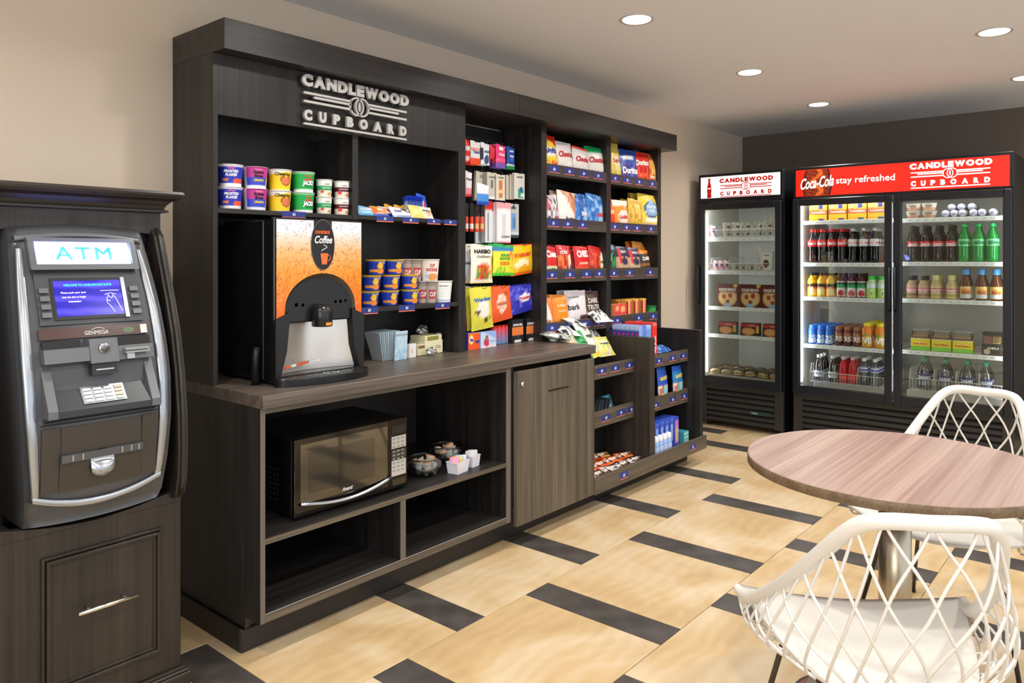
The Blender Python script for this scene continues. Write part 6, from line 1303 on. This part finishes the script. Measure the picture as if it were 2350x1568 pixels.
fill(bottle('juice', C('5a1c18', .2), C('2a1412', .4), .0155, .006, .118, ART('ece4e0', [('b', .80, .95, '201c20'), ('b', .55, .78, '3aa060'), ('e', 0, .22, .7, .22, 'c02c30')]), 'APPLE', 'f4f4f0', th=.12, caph=.014), [fy(u) for u in (1930, 1954, 1977)], zz, 3, .066, 'white and green labelled apple juice bottle, %s from the left', 'apple juice bottles')
fill(bottle('square', C('c8dca8', .25), C('48c84c', .35), .0225, .004, .104, ART('b8dc60', [('b', .75, 1, 'e8eef0'), ('e', 0, .32, .45, .2, 'e8f0a8'), ('e', 0, .30, .2, .1, '5a9a30')]), 'LIME', 'ffffff', th=.12, caph=.020), [fy(u) for u in (2000, 2025)], zz, 3, .070, 'pale green drink bottle with a bright green cap, %s from the left', 'green-capped drink bottles')
zz = FLZ[3]+e
fill(bottle('muscle', C('3868c8', .3), C('3a78dc', .35), .0215, .010, .092, ART('4080d8', [('b', 0, .3, 'c8d8ec')]), '25', 'f0f4fa', caph=.022), [fy(u) for u in (1864, 1884, 1903)], zz, 6, .060, 'blue protein shake bottle, %s from the left', 'blue shake bottles')
fill(bottle('muscle', C('7a4030', .3), C('a86848', .35), .0215, .010, .092, ART('b8785c', [('b', 0, .25, '5a2c28')]), '25', 'f4ece8', caph=.022), [fy(u) for u in (1925, 1945, 1966)], zz, 6, .060, 'brown protein shake bottle, %s from the left', 'brown shake bottles')
fill(bottle('orange', C('f08a20', .2), C('f4dc1c', .35), .0235, .004, .100, ART('f09a28', [('n', -1, 1, .1, .9, ['f8d048', '58b048', 'f0782c', None], 4)]), 'V8', 'ffffff', caph=.020, k=.98), [fy(u) for u in (1990, 2020)], zz, 5, .078, 'orange juice blend bottle with a yellow cap, %s from the left', 'yellow-capped juice bottles')
ZB = .3508
fill(bottle('water', glass('clear_drink', 'b8a8a8', .14, .04), C('e0dcd8', .3), .0135, .035, .080, ART('d8dadc', [('b', .4, .5, '9aa0a8')]), 'ICE', '707880'), [fy(u) for u in (1879, 1911)], ZB+.075, 3, .072, 'clear sparkling water bottle, %s from the left', 'sparkling water bottles')
fill(bottle('water', C('c82c30', .15), C('d8c8cc', .3), .0135, .035, .080, ART('e03c30', [('b', .0, .4, 'f04838')]), None, tc_='ffffff'), [fy(u) for u in (1936, 1957)], ZB+.075, 3, .072, 'red flavoured water bottle, %s from the left', 'red water bottles')
fill(bottle('water', m_wat, wht, .0135, .100, .132, ART('e4e8f4', [('b', .2, .7, '5a58a8')]), None, k=1.0), [fy(u) for u in (1983, 2008)], ZB+.075, 3, .072, 'purple-labelled clear water bottle, %s from the left', 'purple-labelled water bottles')
# sandwich meal cartons on the top shelf
for i, u in enumerate((1876, 1921, 1966, 2012)):
    make('lunch_carton', 'yellow and orange boxed lunch, %s from the left on the top fridge shelf' % ORD[i], 'carton', 'box', .122, .118, .05, ART('e8a028', [('b', .40, .62, 'd86838'), ('r', .1, .6, .75, 1, '2c3478'), ('r', .1, .7, .0, .16, '2c3470'), ('b', .16, .36, 'f0c030'), ('n', -1, 0, .66, 1, ['c87840', 'e8b060', None], 4)]), [('Lunchables', .05, .52, .13, .8, 'f4d8d0', .04)], (5.745, fy(u, 5.72), FLZ[0]+e), (0, 0, RF+R_(8)), 'boxed lunches', side='d89a28', nu=16, nv=12)
# --- two-door fridge, right door
zz = FRZ[1]+e
fill(bottle('cola', m_cola, C('2a2a2c', .3), .0145, .105, .140, ART('d8201c', [('b', .0, .15, 'f0e0e0')]), 'Coca-Cola', 'f8f0ee', shear=.3), [fy(u) for u in (2094, 2123, 2152, 2182)], zz, 3, .078, 'black-capped dark cola bottle, %s from the left', 'black-capped cola bottles')
fill(bottle('sprite', m_grn, C('3cc878', .3), .015, .105, .150, ART('90e8a8', [('e', -.2, .5, .4, .3, '40b070')]), 'Sprite', '1c8048', k=1.0, shear=.15), [fy(u) for u in (2212, 2245, 2277)], zz, 2, .08, 'green soda bottle, %s from the left', 'green soda bottles')
zz = FRZ[2]+e
fill(bottle('coffee', C('c8a47c', .3), C('3c2c28', .35), .0125, .012, .088, ART('d0b08c', [('b', .45, .75, 'e8607c'), ('b', .62, .70, 'f0e0e0'), ('b', .12, .32, '9a7850')]), 'MILK', 'f4f0f0', th=.2, caph=.028, k=1.02), [fy(u) for u in (2092, 2119)], zz, 3, .07, 'milky coffee bottle with a dark cap, %s from the left', 'milky coffee bottles')
fill(bottle('coffee', C('d0b880', .3), C('ded08c', .35), .0215, .012, .088, ART('e0cc98', [('b', .45, .75, 'e0506c'), ('b', .62, .70, 'f0e8d8'), ('b', .12, .32, 'b8a050')]), 'MILK', 'f4f0f0', th=.2, caph=.030, k=1.06), [fy(u) for u in (2148, 2184)], zz, 3, .07, 'vanilla milk bottle with a cream cap, %s from the left', 'cream-capped milk bottles')
fill(bottle('tea', C('5a2c14', .12), C('4c94cc', .35), .0205, .012, .090, ART('ecc878', [('e', -.05, .62, .6, .22, 'e89a4c'), ('b', .1, .35, 'c8d4e0')]), 'PEAK', 'b04820', th=.26, caph=.034, k=1.04), [fy(u) for u in (2216, 2252, 2286)], zz, 2, .08, 'blue-capped iced tea bottle, %s from the left', 'blue-capped tea bottles')
zz = FRZ[3]+e
for i, u in enumerate((2110, 2158, 2207)):
    t = make('snack_kit_box', 'yellow and green sandwich box with a clear domed lid, %s from the left' % ORD[i], 'box', 'box', .116, .078, .13, ART('f0d428', [('b', 0, .35, '7ccc3c'), ('e', 0, .66, .7, .18, 'f4dc50')]), [('Fresh Bistro', 0, .60, .16, .72, 'd83c2c', .03)], (5.79, fy(u, 5.72), zz), (0, 0, RF+R_(4)), 'domed sandwich boxes', side='f0d428')
    MB().box((-.056, -.060, .0785), (.056, .060, .138), .012).build('dome_lid', glass('dome_clear', 'eef0ea', .3, .1), t)
    MB().tube([(-.056, -.060, .0795), (.056, -.060, .0795), (.056, .06, .0795), (-.056, .06, .0795)], .0028, 5, closed=True).build('lid_rim', C('e4e6e0', .3), t); MB().tube([(-.046, -.052, .1375), (.046, -.052, .1375), (.046, .052, .1375), (-.046, .052, .1375)], .0018, 5, closed=True).build('lid_edge', C('e4e6e0', .3), t); MB().box((-.050, -.050, .0785), (.050, .050, .108), .006).build('sandwich', C('c8a070', .6), t); MB().box((-.0505, -.0505, .090), (.0505, .0505, .097)).build('filling', C('c85a50', .5), t)
t = make('wrapped_sandwich', 'black-labelled clear sandwich pack at the right end of the fridge shelf', 'box', 'box', .115, .075, .11, ART('28241f', [('b', .55, .85, '34302c'), ('e', -.5, .3, .3, .25, 'b8a890')]), [('DELI', .1, .62, .16, .5, 'd8d0c0')], (5.77, fy(2277, 5.72), zz), (0, 0, RF), side='241f1c')
MB().box((-.054, -.050, .0755), (.054, .05, .135), .006).build('clear_lid', glass('dome_clear2', 'e8e4e0', .14, .06), t); MB().box((-.045, -.048, .076), (.0, .04, .122)).build('sandwich_half', C('d08a88', .6), t); MB().box((.003, -.048, .076), (.045, .04, .122)).build('sandwich_half', C('dcc880', .6), t)
MB().box((-.056, -.052, .135), (.056, .052, .147), .003).build('tray_lid', C('141414', .3), t)
# yoghurt bowls and cans on the top shelf
zz = FRZ[0]+e
for i, u in enumerate((2095, 2131)):
    for lv in range(2): make('yogurt_bowl', 'cream and brown fruit bowl, %s one of the %s stack' % ('upper' if lv else 'lower', 'left' if i == 0 else 'right'), 'cup', 'cup', .094, .050, 0, ART('e4d8c8', [('b', .0, .35, 'c8987c'), ('e', 0, .3, .5, .25, 'd8a088')]), [('Cottage', 0, .66, .14, .6, '5a4038')], (5.745, fy(u, 5.72), zz+lv*.051), (0, 0, RF), 'fruit bowls', rb=.036, lid=C('ece6dc', .4), nv=6)
can0 = None
for i, u in enumerate((2170, 2190, 2209, 2234, 2254, 2279)):
    y = fy(u, 5.72); lab = 'clear-fronted roll of wrapped pastries lying end-on, %s from the left' % ORD[i]
    if can0 is None:
        can0 = t = thing('cheese_roll', lab, 'roll', (5.75, y, zz+.0245), RF, 'rolls lying end-on'); MB().tube([(0, -.04, 0), (0, .09, 0)], .024, 20).build('wrapper', C('8c8894', .4), t); MB().tube([(0, -.0412, 0), (0, -.0402, 0)], .0215, 20).build('end_label', C('c4c0d4', .35, .3), t); MB().tube([(0, -.043, 0), (0, -.040, 0)], .0245, 20).build('rim', C('dedce8', .3), t) if False else None
    else: copy_tree(can0, (5.75, y, zz+.0245), lab)
for i, u in enumerate((2185, 2207, 2231)): copy_tree(can0, (5.80, fy(u, 5.78), zz+.068), 'clear-fronted roll lying on top of the lower row, %s from the left' % ORD[i])
# large water bottles in a wire basket
fill(bottle('big', m_wat, C('2c9a78', .35), .0165, .070, .115, ART('24306c', [('b', .0, .1, '5a70b0')]), 'DASANI', 'e8ecf4', k=1.0), [fy(u) for u in (2121, 2168, 2218, 2261)], ZB+.085, 2, .088, 'large clear water bottle with a green cap, %s from the left', 'large water bottles')
# wire baskets
def basket(lab, F_, y0, y1, z0, h, dv, x0=5.685, dep=.36, step=.019, zb2=0):
    t = thing('wire_basket', lab, 'basket', (x0, (y0+y1)/2, z0)); hw = (y0-y1)/2; r = .0012
    mb = MB()
    def rod(a, b, q=r): mb.tube([a, b], q, 4)
    for z in (h, h*.12): rod((0, hw, z), (0, -hw, z), r*1.5)
    n_ = int(2*hw/step)
    for i in range(n_+1): y = hw-2*hw*i/n_; rod((0, y, 0), (0, y, h), r*.8); rod((0, y, .001), (dep, y, .001), r*.8)
    rod((0, hw, .001), (0, -hw, .001)); rod((dep, hw, .001), (dep, -hw, .001)); mb.build('wire_front', m_wire, t)
    for y in [hw]+dv+[-hw]:
        mb = MB(); hb = h*1.75
        mb.tube([(0, y, 0), (0, y, h), (.03, y, hb), (dep, y, hb), (dep, y, 0), (0, y, 0)], r*1.3, 4)
        for k in range(1, 10): xx = dep*k/10; mb.tube([(xx, y, 0), (xx, y, h+(hb-h)*min(1, xx/.03))], r*.8, 4)
        mb.build('wire_divider', m_wire, t)
    return t
basket('white wire basket of drink bottles at the bottom of the left fridge door', F2, -.935, -1.49, ZB+.0745, .075, [.11, -.05, -.16])
basket('white wire basket of large water bottles at the bottom of the right fridge door', F2, -1.60, -2.15, ZB+.0845, .085, [.13, 0, -.13])
MB().box((XFR+.09, -.95, ZB), (6.3, -1.49, ZB+.0735)).build('inner_step', m_lin, F2, O2); MB().box((XFR+.09, -1.58, ZB), (6.3, -2.165, ZB+.0835)).build('inner_step', m_lin, F2, O2)
# --- single-door fridge
def f1y(u): return atx(u, 600, 5.73)[1]
z1_, z2_ = F1Z[0]+e, F1Z[1]+e
basket('white wire basket of ice cream tubs on the top shelf of the narrow fridge', F1, -.135, -.705, z1_, .062, [.17, .03, -.12], dep=.3)
basket('white wire basket on the second shelf of the narrow fridge', F1, -.145, -.71, z2_, .060, [.13, .0, -.14], dep=.3)
tubA = ART('b8ad98', [('b', .30, .62, '3c3226'), ('e', 0, .46, .4, .14, 'e0d8c4'), ('b', .9, 1, 'e4dccc')])
for i, u in enumerate((1667, 1688, 1712, 1739, 1762)):
    for lv in range(2): make('ice_cream_tub', 'beige ice cream tub, %s from the left in the %s layer of the top basket' % (ORD[i], 'upper' if lv else 'lower'), 'tub', 'cup', .062, .058, 0, tubA, [('ICE', 0, .46, .12, .3, '4c4234')], (5.735, f1y(u), z1_+.003+lv*.0586), (0, 0, RF), 'beige ice cream tubs', rb=.026, lid=C('d8cfbc', .4), nv=8)
for i, (u, zz, n_) in enumerate(((1636, z1_, 3), (1643, z2_, 3), (1655, z2_, 3), (1667, z2_, 3))):
    make('ice_pop_pack', 'red and white ice pop pack, %s of its kind in the baskets' % ORD[i], 'package', 'bag', .048, .095 if zz == z1_ else .075, .05, ART('e4dcdc', [('n', -1, 1, .0, .95, ['c82c3c', '2c3c88', 'e87880', None], 4)]), [], (5.735, f1y(u), zz+.003), (0, 0, RF), 'ice pop packs', nu=10, nv=8)
for i, u in enumerate((1686, 1702, 1722, 1744)): make('ice_cream_tub', 'small beige tub, %s from the left in the second basket' % ORD[i], 'tub', 'cup', .05, .055, 0, tubA, [], (5.735, f1y(u), z2_+.003), (0, 0, RF), 'small beige tubs', rb=.021, lid=C('d8cfbc', .4), nv=8)
make('ice_cream_carton', 'tall white carton with a brown cookie picture in the second basket', 'tub', 'cup', .088, .150, 0, ART('e8e2d8', [('e', -.1, .38, .5, .22, '4c3020'), ('e', -.1, .38, .3, .12, '6a4428')]), [('CREAM', 0, .80, .07, .5, '4c3c30')], (5.74, f1y(1762), z2_+.003), (0, 0, RF), rb=.038, lid=C('e8e4dc', .4))
for i, u in enumerate((1670, 1722, 1773)):
    make('pizza_box', 'dark red pizza box with a pizza picture, %s from the left' % ORD[i], 'box', 'box', .168, .180, .045, ART('5a1f18', [('e', 0, .40, .92, .40, 'd88c4c'), ('e', 0, .40, .80, .34, 'ecc488'), ('e', -.35, .45, .2, .11, 'b84428'), ('e', .25, .50, .2, .11, 'b84428'), ('e', .0, .22, .2, .10, 'a83c24'), ('b', .62, .86, '6c1c18'), ('r', -.35, .25, .0, .16, '90c4e0'), ('e', .75, .93, .2, .08, 'e8c060')]), [('DIGIORNO', 0, .76, .12, .8, 'f4ece4', .05), ('RISING CRUST', 0, .65, .045, .7, 'e8c8b0')], (5.745, f1y(u), F1Z[2]+e), (0, 0, RF+R_(6)), 'pizza boxes', side='3c1814', nu=28, nv=28)
    make('frozen_meal_box', 'small black frozen meal box with a pasta picture, %s from the left' % ORD[i], 'box', 'box', .140, .098, .08, ART('2c1a16', [('e', -.15, .36, .75, .32, 'd8804c'), ('e', -.15, .36, .6, .22, 'e8a868'), ('b', .72, .95, 'c02c28'), ('r', .7, 1, .2, .75, 'e0b040'), ('b', 0, .05, '9a9a90')]), [('MEAL', .2, .83, .13, .4, 'f0e0d8')], (5.75, f1y(u-1), F1Z[3]+e), (0, 0, RF+R_(10)), 'frozen meal boxes', side='241815', nu=22, nv=16)
MB().box((XFR+.06, -.118, ZB), (6.3, -.72, ZB+.052)).build('inner_step', m_lin, F1, O1)
wz_ = glass('cling_film', 'efe9dc', .16, .10)
random.seed(9); bz = None
for r in range(3):
    for i in range(6):
        y = -.165-.098*i+(.03 if r % 2 else 0); x = 5.74+.10*r; lab = 'film-wrapped breakfast sandwich, %s from the left in row %s from the door' % (ORD[i], ORD[r])
        if bz is None:
            bz = t = thing('wrapped_bun', lab, 'sandwich', (x, y, ZB+.053), 0, 'film-wrapped sandwiches'); MB().lathe([(0, 0), (.038, .002), (.045, .012), (.045, .022), (.036, .036), (.018, .043), (0, .044)], 20, cap=False).build('bun', C('d8bf8c', .6), t); MB().lathe([(.047, .014), (.0475, .017), (.0465, .021)], 20, cap=False).build('filling', C('e0b850', .5), t)
            mb = MB(); mb.grid(lambda u, v: ((.051+.004*math.sin(9*u*PI))*math.cos(u*PI)*math.sin(PI*v*.92+.12), (.051+.003*math.cos(7*u*PI))*math.sin(u*PI)*math.sin(PI*v*.92+.12), .026-.027*math.cos(PI*v*.92+.12)), 24, 10); mb.build('film', wz_, t)
        else: copy_tree(bz, (x, y, ZB+.053), lab, rot=(random.random()*.3-.15, random.random()*.3-.15, random.random()*6))
